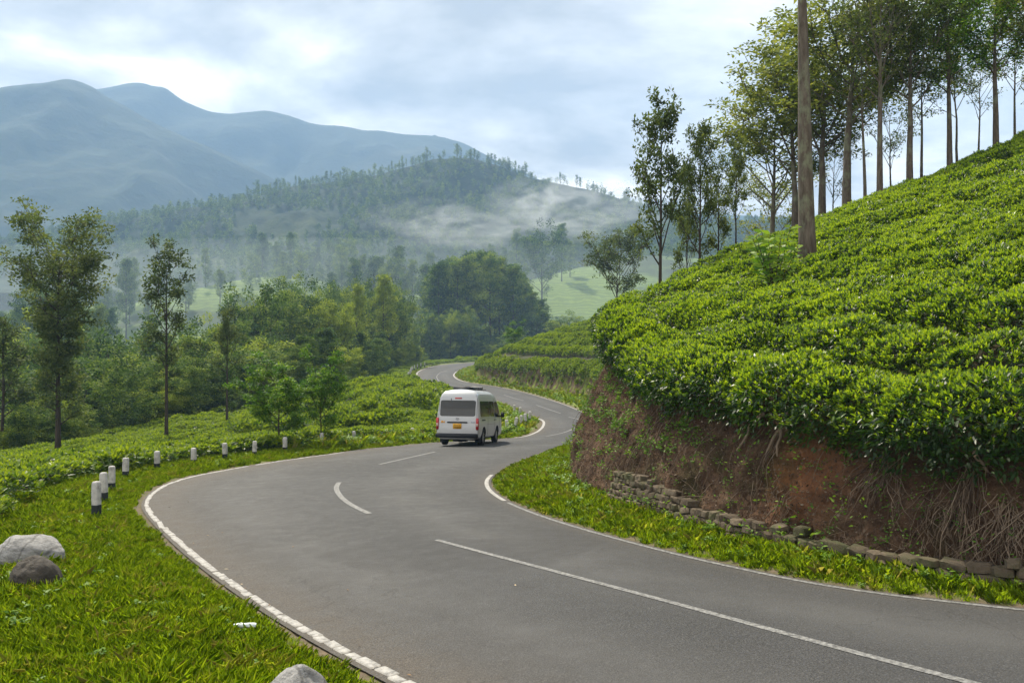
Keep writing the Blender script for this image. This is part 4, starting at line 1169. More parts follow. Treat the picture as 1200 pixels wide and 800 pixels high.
# ---------------------------------------------------------------- grass and weeds
def tuft(seed, n, h, w, spread, bend=.5, tl=(.2, .8), mat=GRASS):
    r = rng(seed); f = MB()
    a = r.uniform(0, 6.283, n); b = np.stack([np.cos(a), np.sin(a), 0 * a], -1) * (spread * np.sqrt(r.random(n)))[:, None]
    dr = r.uniform(0, 6.283, n); d = np.stack([np.cos(dr), np.sin(dr), 0 * dr], -1)
    hh = h * r.uniform(.45, 1.15, n); bd = bend * r.uniform(.2, 1.2, n)
    s = np.stack([-d[:, 1], d[:, 0], 0 * dr], -1) * (w * r.uniform(.7, 1.3, n))[:, None]
    upv = np.array([0, 0, 1.0])
    m1 = b + upv * hh[:, None] * .55 + d * (hh * bd * .3)[:, None]; tip = b + upv * (hh * (1 - .25 * bd))[:, None] + d * (hh * bd)[:, None]
    b = b - upv * .02
    V = np.stack([b - s * .5, b + s * .5, m1 + s * .42, tip, m1 - s * .42], 1).reshape(-1, 3)
    f.add(V, [np.arange(n * 5).reshape(n, 5)], r.uniform(tl[0], tl[1], n))
    return f.build('tuft', [mat])
def weed(seed, n, h, leaf, tl=(.3, .9), mat=FRESH):
    r = rng(seed); f = MB()
    for i in range(n):
        a = r.uniform(0, 6.28); top = np.array([math.cos(a) * h * r.uniform(.1, .5), math.sin(a) * h * r.uniform(.1, .5), h * r.uniform(.6, 1.1)])
        k = 7; p = np.linspace(.2, 1, k)[:, None]; C = top * p
        an = r.uniform(0, 6.28) + np.arange(k) * 2.4
        D = np.stack([np.cos(an), np.sin(an), np.full(k, .35)], -1)
        f.leaves(C, D, np.tile([0, 0, 1.0], (k, 1)) + r.normal(0, .2, (k, 3)), leaf * r.uniform(.7, 1.2, k), leaf * .45, r.uniform(*tl, k), six=True)
    return f.build('weed', [mat])
TUFTS = [tuft(600, 46, .085, .0034, .09), tuft(601, 50, .065, .0034, .10), tuft(602, 38, .12, .0036, .08, .7), tuft(603, 34, .08, .005, .09, .6, (.25, .7)), tuft(604, 26, .12, .003, .08, .9, (.85, 1.0)),
         weed(605, 5, .09, .045, (.3, .8)), tuft(606, 46, .05, .004, .11, .8)]
TALL = [tuft(610, 40, .28, .008, .12, .6), tuft(611, 36, .34, .008, .12, .8, (.3, 1.0)), weed(612, 6, .30, .11), weed(613, 7, .24, .09, (.4, 1)), tuft(614, 40, .20, .008, .13, .7, (.2, .8))]
TU_COL = proto_collection('tufts', TUFTS); TA_COL = proto_collection('tall_weeds', TALL)
r_ = rng(81)
def grass_pts(n, xr, yr, cond):
    x = r_.uniform(*xr, n); y = r_.uniform(*yr, n)
    l_ = sdist(EL1, x, y, -1); rr = sdist(ER1, x, y, 1); t = sdist(TOE1, x, y, 1)
    ok = cond(x, y, l_, rr, t)
    return x[ok], y[ok], l_[ok], rr[ok], t[ok]
def left_ok(x, y, l_, rr, t):
    mx = np.interp(y, [0, 11, 15, 60], [8, 5.2, 3.2, 3.0])
    bare = np.exp(-((x + 9.6) / .55) ** 2 - ((y - 17.2) / .9) ** 2)
    d = np.interp(y, [4, 9, 20, 40], [1, 1, .55, .3])
    return (l_ > .07 + .14 * vnoise(x * 2.5, y * 2.5)) & (l_ < mx) & (rr < 0) & (np.abs(x) < .66 * y + 1.2) & (r_.random(len(x)) < d * (1 - .9 * bare)) & (vnoise(x * 1.3 + 4, y * 1.3) > .10)
x, y, l_, rr, t = grass_pts(210000, (-16, 2), (3.5, 42), left_ok)
s_ = r_.uniform(.8, 1.6, len(x)) * np.interp(l_, [.1, .6, 1.5], [.55, .8, 1.0]) * np.interp(y, [6, 12, 40], [1.0, 1.0, .95]) * (.75 + .6 * vnoise(x * .8, y * .8 + 7))
scatter('grass', np.c_[x, y, ground(x, y)], zrots(r_, len(x), .12), s_, r_.choice(7, len(x), p=[.23, .22, .22, .14, .06, .02, .11]), TU_COL, 'bright green verge grass along the outside of the bend', 'grass')
x, y, l_, rr, t = grass_pts(60000, (-1, 9), (5, 34), lambda x, y, l_, rr, t: (rr > .06) & (l_ < 0) & (t < .12) & (r_.random(len(x)) < np.interp(rr, [0, .12, .3], [.35, .7, 1])))
kind = r_.choice(7, len(x), p=[.24, .18, .24, .18, .08, .05, .03])
s_ = r_.uniform(.7, 1.3, len(x)) * np.interp(rr, [.05, .3, 1], [.55, 1.0, 1.25])
scatter('grass', np.c_[x, y, ground(x, y)], zrots(r_, len(x), .15), s_, kind, TU_COL, 'green weeds and grass along the foot of the earth bank', 'grass')
pick = r_.random(len(x)) < np.interp(t, [-.6, -.15], [.025, .16]); pick &= rr > .22
scatter('weeds', np.c_[x, y, ground(x, y)][pick], zrots(r_, pick.sum(), .15), r_.uniform(.3, .7, pick.sum()) * np.interp(rr[pick], [.2, 1.2], [.65, 1.15]), r_.choice([0, 2, 3, 2, 3, 4], pick.sum()), TA_COL, 'leafy weeds growing beside the low stone wall', 'weeds')
x, y, l_, rr, t = grass_pts(30000, (-18, 12), (30, 200), lambda x, y, l_, rr, t: ((rr > .15) & (l_ < 0) & (t < .7)) | ((l_ > .15) & (l_ < 2.2) & (rr < 0)))
scatter('weeds', np.c_[x, y, ground(x, y)], zrots(r_, len(x), .15), r_.uniform(.8, 1.6, len(x)) * np.interp(np.minimum(np.abs(rr), np.abs(l_)), [.1, 1], [.45, 1.05]), r_.integers(0, 5, len(x)), TA_COL, 'long grass verge along the far stretch of road', 'weeds')
# rough growth over the second cut bank
n = 5200
x = r_.uniform(-8, 13, n); y = r_.uniform(40, 140, n); t = sdist(TOE1, x, y, 1)
ok = (t > .4) & (t < 2.0) & (vnoise(x * .6, y * .6) > .35); x, y = x[ok], y[ok]
scatter('weeds', np.c_[x, y, ground(x, y)], zrots(r_, len(x), .4), r_.uniform(.9, 2.0, len(x)), r_.choice([0, 1, 2, 4], len(x)), TA_COL, 'shaggy growth on the cut below the terraced tea', 'weeds')

# creepers and sprigs on the bank
cm = MB()
def sprig(p, k, size, tl):
    a = r_.uniform(0, 6.28, k); D = np.stack([np.cos(a), np.sin(a), r_.uniform(-.3, .8, k)], -1)
    C = p + r_.normal(0, size * .8, (k, 3))
    cm.leaves(C, D, rand_dirs(r_, k) + np.array([-.3, -.5, .8]), size * r_.uniform(.7, 1.3, k), size * .5, r_.uniform(*tl, k), six=True)
def sprigs(n, ir, vr, k, size, tl, out=.06):
    for _ in range(n):
        p = bank_xyz(np.array([r_.uniform(*ir)]), np.array([r_.uniform(*vr)]), out + r_.uniform(0, .06))[0]
        sprig(p, k, size, tl)
sprigs(520, (bidx(1450), nose + 60), (.86, 1.05), 9, .06, (.0, .55), .14)
sprigs(130, (bidx(790), nose + 40), (.5, 1.0), 22, .055, (.05, .8))
sprigs(50, (bidx(740), nose + 60), (.2, .9), 22, .055, (.3, .9))
sprigs(70, (bidx(1000), bidx(760)), (.25, .85), 6, .05, (.3, .95))
sprigs(220, (bidx(1400), bidx(1000)), (.2, .9), 5, .035, (.1, .6))
sprigs(160, (bidx(1000), nose), (.1, .9), 5, .04, (.1, .7))
sprigs(46, (bidx(960), bidx(720)), (.04, .22), 9, .06, (.5, 1.0), .14)
link('creepers', cm.build('creepers', [FRESH]), parent=bank, kind='stuff')

# leafy shrub beside the thick trunk
x, zg, _ = top_scale(907, 300, 17.8, 1.0)
sh = rng(91); st = MB(); fo = MB()
for i in range(11):
    a = sh.uniform(0, 6.28); rd = sh.uniform(.08, .55); tp_ = np.array([math.cos(a) * rd, math.sin(a) * rd, sh.uniform(1.0, 1.75)])
    st.tube(np.stack([np.zeros(3) + np.array([0, 0, -.1]), tp_ * np.array([.4, .4, .5]), tp_]), [.014, .01, .005], 5, cap=False)
    k = 20; p = np.linspace(.4, 1, k)[:, None]; an = np.arange(k) * 2.4 + a
    D = np.stack([np.cos(an), np.sin(an), np.full(k, .25)], -1)
    fo.leaves(tp_ * p, D, np.tile([-.2, -.7, .6], (k, 1)) + sh.normal(0, .35, (k, 3)), .22 * sh.uniform(.7, 1.2, k), .085, sh.uniform(.4, 1, k), six=True)
e_ = link('shrub', None, loc=(x, 17.8, float(ground(np.array([x]), np.array([17.8]))[0]) + .1), label='fresh green large-leaved shrub beside the thick lichen-spotted trunk', cat='shrub')
link('stem', st.build('stem', [BARKD], True), parent=e_); link('foliage', fo.build('foliage', [FRESH]), parent=e_)

# pale flowering bush by the far bend
x, zg, sc = top_scale(603, 383, 150, 3.3)
place_tree(YOUNG[1], 'shrub', at(603, 128), 128, 1.0, 1.6, 'pale bush at the end of the terraced tea bank by the far bend', cat='shrub')
# ---------------------------------------------------------------- guard posts
POSTW = Mat('whitewashed_concrete'); _p = POSTW.pos()
_c = POSTW.ramp(POSTW.noise(7, 7, .7, _p), [(.3, (.22, .215, .20)), (.5, (.46, .45, .435)), (.75, (.58, .57, .555))])
_c = POSTW.mixc(POSTW.ramp(POSTW.noise(26, 5, .75, _p), [(.60, (0, 0, 0)), (.70, (.75, .75, .75))]), _c, (.17, .16, .145))
POSTW = POSTW.done(POSTW.bsdf(_c, .85, .2, normal=POSTW.bump(POSTW.noise(30, 6, .7, _p), .5, .01)))
POSTB = plain('black_post_paint', (.022, .028, .030), .7, .3, var=.5, vscale=14, bump=.4)
def post_mesh(seed, h=.62, w=.138):
    """round-shouldered square post, rounded corners"""
    r = rng(seed); m = MB()
    zs = np.array([.24, .33, .45, h - .05, h - .02, h - .004, h]); ks = np.array([1, 1, .99, .97, .88, .66, .3])
    n = 16; a = np.arange(n) * 2 * np.pi / n
    c, s_ = np.cos(a), np.sin(a); pw = .45
    pr = np.stack([np.sign(c) * np.abs(c) ** pw, np.sign(s_) * np.abs(s_) ** pw], 1) * w / 2
    V = np.concatenate([np.c_[pr * k + r.normal(0, .0015, (n, 2)), np.full(n, z)] for z, k in zip(zs, ks)])
    i = (np.arange(len(zs) - 1)[:, None] * n); j = np.arange(n)[None]
    q = np.stack([i + j, i + (j + 1) % n, i + n + (j + 1) % n, i + n + j], -1).reshape(-1, 4)
    m.add(V, [q, (np.arange(n) + (len(zs) - 1) * n)[None]])
    b = MB(); V = np.concatenate([np.c_[pr * 1.0, np.full(n, z)] for z in (-.35, .24)])
    b.add(V, [np.stack([j[0], (j[0] + 1) % n, n + (j[0] + 1) % n, n + j[0]], -1)])
    return m.build('shaft', [POSTW], True, 50), b.build('painted_base', [POSTB], True, 50)
PM = [post_mesh(i) for i in range(3)]
r_ = rng(95)
# photograph pixels: x, foot y, top y
posts = [(113, 610, 567), (122, 592, 556), (131, 579, 548), (147, 563, 541), (184, 553, 534), (227, 547, 529), (264, 540, 524), (298, 537, 520), (334, 532, 515), (377, 525, 511), (415, 521, 509), (447, 517, 507), (483, 514, 505)]
for i, (X, fy, ty) in enumerate(posts):
    p = unproj(X, fy); y = p[1]; z = float(ground(np.array([p[0]]), np.array([y]))[0])
    want = (400 - ty) / F * y
    e_ = link('guard_post', None, loc=(p[0], y, z - .02), rot=(r_.normal() * .035, r_.normal() * .035, r_.uniform(-.4, .4)),
              label=['chipped white guard post with the tallest black base, at the head of its row', 'white guard post with a dark chipped corner, second in its row', 'white guard post third in its row, set close behind the chipped one'][i] if i < 3 else 'white concrete guard post with black base on the outside of the bend',
              cat='post', group='guard posts along the outside of the bend')
    e_.scale = (1, 1, max(.9, (want + .05 - z) / .60))
    link('shaft', PM[i % 3][0], parent=e_); link('painted_base', PM[i % 3][1], parent=e_)
# weathered posts on the inside of the next bend and along the far curve
for X, fy, ty in [(598, 503, 494), (607, 500, 492), (614, 499, 490), (619, 497, 488), (623, 494, 485), (612, 490, 484), (605, 486, 480)]:
    y = {598: 44, 607: 46, 614: 48, 619: 49, 623: 52, 612: 56, 605: 59}[X]; x = at(X, y) - .15
    e_ = link('guard_post', None, loc=(x, y, float(ground(np.array([x]), np.array([y]))[0]) + .02), rot=(r_.normal() * .06, r_.normal() * .06, r_.uniform(-.4, .4)), scale=(1.25, 1.25, 1.1),
              label='grey-white guard post in the grass on the inside of the second bend', cat='post', group='guard posts inside the second bend')
    link('shaft', PM[X % 3][0], parent=e_); link('painted_base', PM[X % 3][1], parent=e_)
for s_ in np.linspace(0, 1, 9):
    P0 = between(offset(EL, .9), (-14.2, 124), (-17.6, 182)); p = P0[int(s_ * (len(P0) - 1))]
    e_ = link('guard_post', None, loc=(p[0], p[1], float(ground(p[:1], p[1:])[0]) + .05), rot=(0, 0, r_.uniform(-.4, .4)), scale=(1.5, 1.5, 1.6),
              label='tiny white guard post lining the farthest bend of the road', cat='post', group='guard posts on the farthest bend')
    link('shaft', PM[0][0], parent=e_); link('painted_base', PM[0][1], parent=e_)

# ---------------------------------------------------------------- boulders
def rock_material(name, lo, hi, crack):
    m = Mat(name); p = m.coord()
    a = m.noise(2.2, 8, .65, p, (1, 1, 2.2)); b = m.noise(14, 7, .7, p)
    c = m.ramp(a, [(.3, lo), (.68, hi)])
    c = m.mixc(m.ramp(b, [(.5, (0, 0, 0)), (.72, (.6, .6, .6))]), c, crack)
    w = m.n('ShaderNodeTexWave'); w.inputs['Scale'].default_value = .45; w.inputs['Distortion'].default_value = 5; w.inputs['Detail'].default_value = 3; m.l(p, w.inputs['Vector'])
    c = m.mixc(m.ramp(w.outputs['Fac'], [(.0, (.55, .55, .55)), (.06, (0, 0, 0))]), c, crack)
    h = m.math('ADD', a, m.math('MULTIPLY', b, .4))
    return m.done(m.bsdf(c, .85, .25, normal=m.bump(h, .8, .04)))
ROCK1 = rock_material('pale_rock', (.15, .147, .142), (.38, .375, .37), (.07, .067, .062))
ROCK2 = rock_material('dark_rock', (.03, .026, .022), (.10, .088, .075), (.025, .022, .018))
def rock_mesh(seed, mat, cuts=11):
    r = rng(seed); bm = bmesh.new(); bmesh.ops.create_icosphere(bm, subdivisions=5, radius=1.0)
    co = np.array([v.co[:] for v in bm.verts]); d = unit(co)
    rad = np.ones(len(d))
    for _ in range(cuts):
        nrm = rand_dirs(r, 1)[0]; k = r.uniform(.70, .93)
        dot = d @ nrm; rad = np.minimum(rad, np.where(dot > .05, k / np.maximum(dot, .05), 9) * .7 + rad * .3)
    P = d * rad[:, None]
    P += d * (.10 * fbm(d[:, 0] * 2.5 + d[:, 2], d[:, 1] * 2.5 - d[:, 2] + seed, 5) + .03 * fbm(d[:, 0] * 9 + d[:, 2] * 5, d[:, 1] * 9 + seed, 4))[:, None]
    for v, p in zip(bm.verts, P): v.co = p
    me = bpy.data.meshes.new('boulder'); bm.to_mesh(me); bm.free(); me.materials.append(mat)
    for f in me.polygons: f.use_smooth = True
    return me
def boulder(seed, mat, X, Y, size, rz, lab, dz=0.0, tilt=(0, 0), dist=None):
    p = unproj(X, Y); y = p[1] if dist is None else dist; x = at(X, y)
    z = float(ground(np.array([x]), np.array([y]))[0])
    link('boulder', rock_mesh(seed, mat), loc=(x, y, z + dz), rot=(tilt[0], tilt[1], rz), scale=size, label=lab, cat='boulder')
boulder(3, ROCK1, 38, 668, (.43, .34, .30), .15, 'large pale grey boulder in the verge grass, the rear one of the pair', .19, (.0, .12))
boulder(9, ROCK2, 43, 696, (.34, .25, .31), -.35, 'dark brown boulder leaning in front of the pale grey boulder', .08, (.15, .18))
boulder(12, ROCK1, 347, 800, (.25, .24, .32), .5, 'rounded pale grey boulder top beside the white kerb blocks', .10, (.0, .0), 5.6)
boulder(15, ROCK1, 62, 606, (.10, .08, .05), .5, 'small pale flat stone on the bare earth behind the guard posts', .03)

# ---------------------------------------------------------------- roadside litter
WH = plain('white_plastic', (.62, .68, .70), .35, .5, var=.2, vscale=20)
p = unproj(300, 745); b = MB()
n = 14; zs = np.array([0, .02, .06, .10, .14, .155, .175, .20]); rd = np.array([.028, .032, .033, .030, .032, .024, .013, .013])
a = np.arange(n) * 2 * np.pi / n; rr = rng(99)
V = np.concatenate([np.c_[np.cos(a) * k * rr.uniform(.85, 1.08, n), np.sin(a) * k * rr.uniform(.5, .9, n), np.full(n, z)] for z, k in zip(zs, rd)])
i = np.arange(len(zs) - 1)[:, None] * n; j = np.arange(n)[None]
b.add(V, [np.stack([i + j, i + (j + 1) % n, i + n + (j + 1) % n, i + n + j], -1).reshape(-1, 4), np.arange(n)[::-1][None], (np.arange(n) + 7 * n)[None]])
link('crushed_bottle', b.build('crushed_bottle', [WH], True, 40), loc=(p[0], p[1], float(ground(p[:1], p[1:])[0]) + .075), rot=(R(82), .1, R(-72)), label='crushed white plastic bottle lying in the grass by the kerb', cat='bottle')
# fallen leaves and grit on the asphalt edge
lm = MB(); rr = rng(98); C = []
for _ in range(260):
    k = rr.integers(0, len(ELi)); q = ELi[k]
    if not (3 < q[1] < 24): continue
    T = unit((ELi[min(k + 1, len(ELi) - 1)] - ELi[k - 1])[None])[0]; q = q + np.array([T[1], -T[0]]) * rr.exponential(.45)
    C.append((q[0], q[1], float(road_z(q[0], q[1])[0]) + .012))
C = np.array(C); an = rr.uniform(0, 6.28, len(C))
lm.leaves(C, np.stack([np.cos(an), np.sin(an), 0 * an], -1), np.tile([0, 0, 1.0], (len(C), 1)) + rr.normal(0, .25, (len(C), 3)), rr.uniform(.02, .06, len(C)), rr.uniform(.012, .03, len(C)), rr.random(len(C)), six=True)
DL = Mat('dry_leaf'); DL = DL.done(DL.bsdf(DL.ramp(DL.attr('tint'), [(0, (.05, .03, .02)), (.6, (.22, .13, .06)), (1, (.42, .36, .25))]), .8, .2))
link('fallen_leaves', lm.build('fallen_leaves', [DL]), label='dry fallen leaves scattered along the edge of the asphalt', cat='leaves', kind='stuff')

# ---------------------------------------------------------------- van
VW = Mat('van_white_paint'); _n = VW.noise(1.6, 5, .6)
_sp = VW.n('ShaderNodeSeparateXYZ'); VW.l(VW.coord(), _sp.inputs[0])
_d = VW.math('MULTIPLY', VW.ramp(_sp.outputs[2], [(.3, (.55, .55, .55)), (.85, (0, 0, 0))]), _n)
VW = VW.done(VW.bsdf(VW.mixc(_d, (.48, .50, .52), (.24, .225, .20)), .3, .5, coat=.4))
VG = Mat('van_glass'); VG = VG.done(VG.bsdf((.010, .014, .015), .05, .45))
VB = plain('van_black_plastic', (.018, .021, .027), .5, .4, var=.2)
VR = Mat('tail_light_red'); VR = VR.done(VR.bsdf((.42, .012, .014), .15, .5, coat=.7))
VC = plain('light_lens_clear', (.55, .38, .36), .15, .5, var=.1)
VY = plain('number_plate_yellow', (.72, .38, .02), .45, .4, var=.08)
VD = plain('plate_ink', (.05, .035, .02), .6, .3)
VO = plain('sticker_orange', (.75, .36, .05), .5, .4)
VM = plain('wheel_metal', (.34, .34, .35), .35, .5, .7)
VT = plain('tyre_rubber', (.016, .016, .017), .85, .2, var=.3, vscale=20)
VCH = plain('chrome', (.42, .43, .45), .2, .5, .9)
LEN, HGT = 4.70, 2.20
SEC = np.array([(0, .27), (.60, .27), (.72, .28), (.80, .33), (.838, .50), (.848, .80), (.845, 1.06), (.822, 1.35), (.785, 1.66), (.755, 1.86), (.715, 1.99), (.63, 2.095), (.46, 2.16), (.24, 2.185), (0, 2.195)])
def y_rear(z): return np.interp(z, [.27, .5, .62, 1.05, 1.4, 1.8, 1.98, 2.1, 2.2], [.05, .0, .03, .045, .09, .16, .22, .34, .60])
def y_front(z): return LEN - np.interp(z, [.27, .5, .8, 1.05, 1.2, 1.6, 1.95, 2.08, 2.2], [.06, .0, .05, .20, .34, .70, 1.05, 1.35, 1.9])
def w_side(z): return np.interp(z, SEC[1:, 1], SEC[1:, 0])
RC = .16
dst = np.array([0, .012, .035, .07, .115, .16])
ts = np.concatenate([dst, np.linspace(.3, LEN - .3, 18), LEN - dst[::-1]])
full = np.vstack([SEC, (SEC[1:-1] * np.array([-1, 1]))[::-1]])
nS = len(full); V = []
for t in ts:
    e_ = min(t, LEN - t); e_ = min(e_, RC)
    shr = RC * (1 - math.sqrt(max(0, 1 - (1 - e_ / RC) ** 2)))
    for xs, z in full:
        yr, yf = y_rear(z), y_front(z)
        if t <= RC: y = yr + t
        elif t >= LEN - RC: y = yf - (LEN - t)
        else: y = yr + RC + (yf - yr - 2 * RC) * (t - RC) / (LEN - 2 * RC)
        ax = abs(xs); x = math.copysign(max(0, ax - shr * (.55 if t < 1 else .9) * min(1, ax / .7)), xs) if ax > 0 else 0
        V.append((x, y, z))
V = np.array(V); m = MB()
i = np.arange(len(ts) - 1)[:, None] * nS; j = np.arange(nS)[None]
quads = np.stack([i + j, i + nS + j, i + nS + (j + 1) % nS, i + (j + 1) % nS], -1).reshape(-1, 4)
def cap(base, flip):
    out = []; h = len(SEC)
    for k in range(h - 1):
        a, b_ = k, k + 1; a2 = (nS - k) % nS; b2 = nS - k - 1
        f = [base + a, base + b_, base + b2, base + a2]
        f = list(dict.fromkeys(f))
        out.append(f[::-1] if flip else f)
    return out
m.add(V, [quads])
c4, c3 = [], []
for f in cap(0, False) + cap((len(ts) - 1) * nS, True):
    (c4 if len(f) == 4 else c3).append(f)
m.F.setdefault(4, []).append((np.array(c4), np.full(len(c4), .5), np.zeros(len(c4), int)))
m.F.setdefault(3, []).append((np.array(c3), np.full(len(c3), .5), np.zeros(len(c3), int)))
body_me = m.build('body', [VW, VB])
AX = (1.02, 3.59); WR = .335
def bool_cut(me, cutters):
    o = bpy.data.objects.new('tmp', me); COL.objects.link(o)
    cs = []
    for c in cutters:
        co = bpy.data.objects.new('tmpc', c); COL.objects.link(co); cs.append(co)
        md = o.modifiers.new('b', 'BOOLEAN'); md.operation = 'DIFFERENCE'; md.object = co; md.solver = 'EXACT'
    dg = bpy.context.evaluated_depsgraph_get(); dg.update()
    res = bpy.data.meshes.new_from_object(o.evaluated_get(dg))
    for q in cs + [o]: bpy.data.objects.remove(q)
    return res
cuts = []
for yc in AX:
    for sd in (-1, 1):
        b = MB(); b.tube([(sd * .52, yc, .34), (sd * 1.05, yc, .34)], .405, 28, mat=0); cuts.append(b.build('arch', [VB]))
bm_ = bmesh.new(); bm_.from_mesh(body_me); bmesh.ops.recalc_face_normals(bm_, faces=bm_.faces); bm_.to_mesh(body_me); bm_.free()
body = bool_cut(body_me, cuts)
if len(body.polygons) < 100: body = body_me
for f in body.polygons: f.use_smooth = True
body.set_sharp_from_angle(angle=R(32))
rearc = np.array((-2.12, 32.7)); TH = R(-10.5)
fw = np.array((-math.sin(TH), math.cos(TH)))
zA = float(road_z(*(rearc + fw * AX[0]))[0]); zB = float(road_z(*(rearc + fw * AX[1]))[0])
pitch = math.atan2(zB - zA, AX[1] - AX[0])
van = link('van', None, loc=(rearc[0], rearc[1], zA - math.tan(pitch) * AX[0] + .004), label='white passenger van driving away round the bend, roof gear on top', cat='van')
van.rotation_mode = 'QUATERNION'
van.rotation_quaternion = (Matrix.Rotation(TH, 4, 'Z') @ Matrix.Rotation(pitch, 4, 'X')).to_quaternion()
def vp(name, me, parent=van, **k): return link(name, me, parent=parent, **k)
bo = vp('body', body)
def side_patch(sd, outline, off, mat, name, nz=10):
    """outline: list of (z, y0, y1) rows on the side surface"""
    rows = np.array(outline, float); z = np.linspace(rows[0, 0], rows[-1, 0], nz)
    y0 = np.interp(z, rows[:, 0], rows[:, 1]); y1 = np.interp(z, rows[:, 0], rows[:, 2])
    nc = 6; V = []
    for a in range(nz):
        for c in range(nc):
            V.append((sd * (w_side(z[a]) + off), y0[a] + (y1[a] - y0[a]) * c / (nc - 1), z[a]))
    i = (np.arange(nz - 1)[:, None] * nc + np.arange(nc - 1)[None]).ravel()
    q = np.stack([i, i + 1, i + nc + 1, i + nc], 1)
    return mesh_np(name, V, [q if sd > 0 else q[:, ::-1]], [mat], None, True)
def rear_patch(x0, x1, z0, z1, off, mat, name, rc=.05, nz=12, ncol=9):
    zz = np.concatenate([np.linspace(z0, z0 + rc, 4), np.linspace(z0 + rc, z1 - rc, nz)[1:-1], np.linspace(z1 - rc, z1, 4)])
    V = []
    for z in zz:
        e_ = min(z - z0, z1 - z, rc); ins = rc - math.sqrt(max(0, rc * rc - (rc - e_) ** 2))
        for c in range(ncol):
            x = x0 + ins + (x1 - x0 - 2 * ins) * c / (ncol - 1)
            # follow the rounded corner
            we = w_side(z); bend = max(0, abs(x) - (we - RC * .55)) ** 2 * 2.2
            V.append((x, float(y_rear(z)) - off + bend, z))
    i = (np.arange(len(zz) - 1)[:, None] * ncol + np.arange(ncol - 1)[None]).ravel()
    return mesh_np(name, V, [np.stack([i, i + 1, i + ncol + 1, i + ncol], 1)], [mat], None, True)
tg = vp('tailgate', rear_patch(-.735, .735, .60, 1.90, .004, VW, 'tailgate', .06))
gap = MB()
for P in ([(-.745, z) for z in np.linspace(.6, 1.88, 9)], [(.745, z) for z in np.linspace(.6, 1.88, 9)], [(x, .585) for x in np.linspace(-.74, .74, 9)]):
    gap.tube([(x, float(y_rear(z)) + .001, z) for x, z in P], .006, 5)
vp('panel_gap', gap.build('panel_gap', [VB]))
vp('rear_window', rear_patch(-.70, .70, 1.15, 1.76, .009, VG, 'rear_window', .07))
sb = MB(); sb.box((0, -.022, .41), (1.66, .13, .17)); sb.box((0, -.075, .455), (.7, .04, .05))
bm_ = bmesh.new(); mm = sb.build('rear_bumper', [VB]); bm_.from_mesh(mm); bmesh.ops.bevel(bm_, geom=bm_.edges[:], offset=.018, segments=2, affect='EDGES'); bm_.to_mesh(mm); bm_.free()
bp_ = vp('rear_bumper', mm)
def bbox(name, c, size, mat, bev=.01, parent=van, rot=None, label=None):
    b = MB(); b.box((0, 0, 0), size); me = b.build(name, [mat]); bm = bmesh.new(); bm.from_mesh(me)
    bmesh.ops.bevel(bm, geom=bm.edges[:], offset=bev, segments=2, affect='EDGES'); bm.to_mesh(me); bm.free()
    return link(name, me, parent=parent, loc=c, rot=rot, label=label)
for sd in (-1, 1):
    tl = bbox('tail_light', (sd * .785, .055, .86), (.105, .13, .46), VR, .02)
    bbox('reversing_lens', (0, -.058, -.04), (.085, .02, .12), VC, .006, tl)
bbox('number_plate', (0, .012, .77), (.34, .022, .20), VY, .006)
pl = MB()
for k, xx_ in enumerate(np.linspace(-.11, .11, 6)): pl.box((xx_, -.002, .80), (.018, .004, .05)); pl.box((xx_ + .012, -.002, .73), (.018, .004, .05))
vp('plate_lettering', pl.build('plate_lettering', [VD]))
bbox('tailgate_garnish', (0, .022, .915), (.80, .03, .055), VB, .01)
em = MB()
def ring(cx, cz, rx, rz, rad, y):
    a = np.linspace(0, 2 * np.pi, 25); em.tube(np.stack([cx + rx * np.cos(a), np.full(25, y), cz + rz * np.sin(a)], 1), rad, 6, cap=False)
ring(0, 1.05, .062, .042, .006, .035); ring(0, 1.052, .022, .038, .005, .034); ring(0, 1.066, .045, .016, .005, .034)
vp('emblem', em.build('emblem', [VCH], True))
bbox('high_brake_light', (0, float(y_rear(1.84)) - .008, 1.84), (.27, .02, .05), VR, .006)
bbox('sticker', (-.60, .028, .93), (.075, .006, .085), VO, .002); bbox('sticker', (-.52, .028, .92), (.05, .006, .07), VO, .002)
bbox('model_badge', (.62, .030, .925), (.16, .008, .025), VCH, .003)
bbox('rear_wiper', (-.28, float(y_rear(1.8)) - .02, 1.79), (.02, .02, .10), VB, .004)
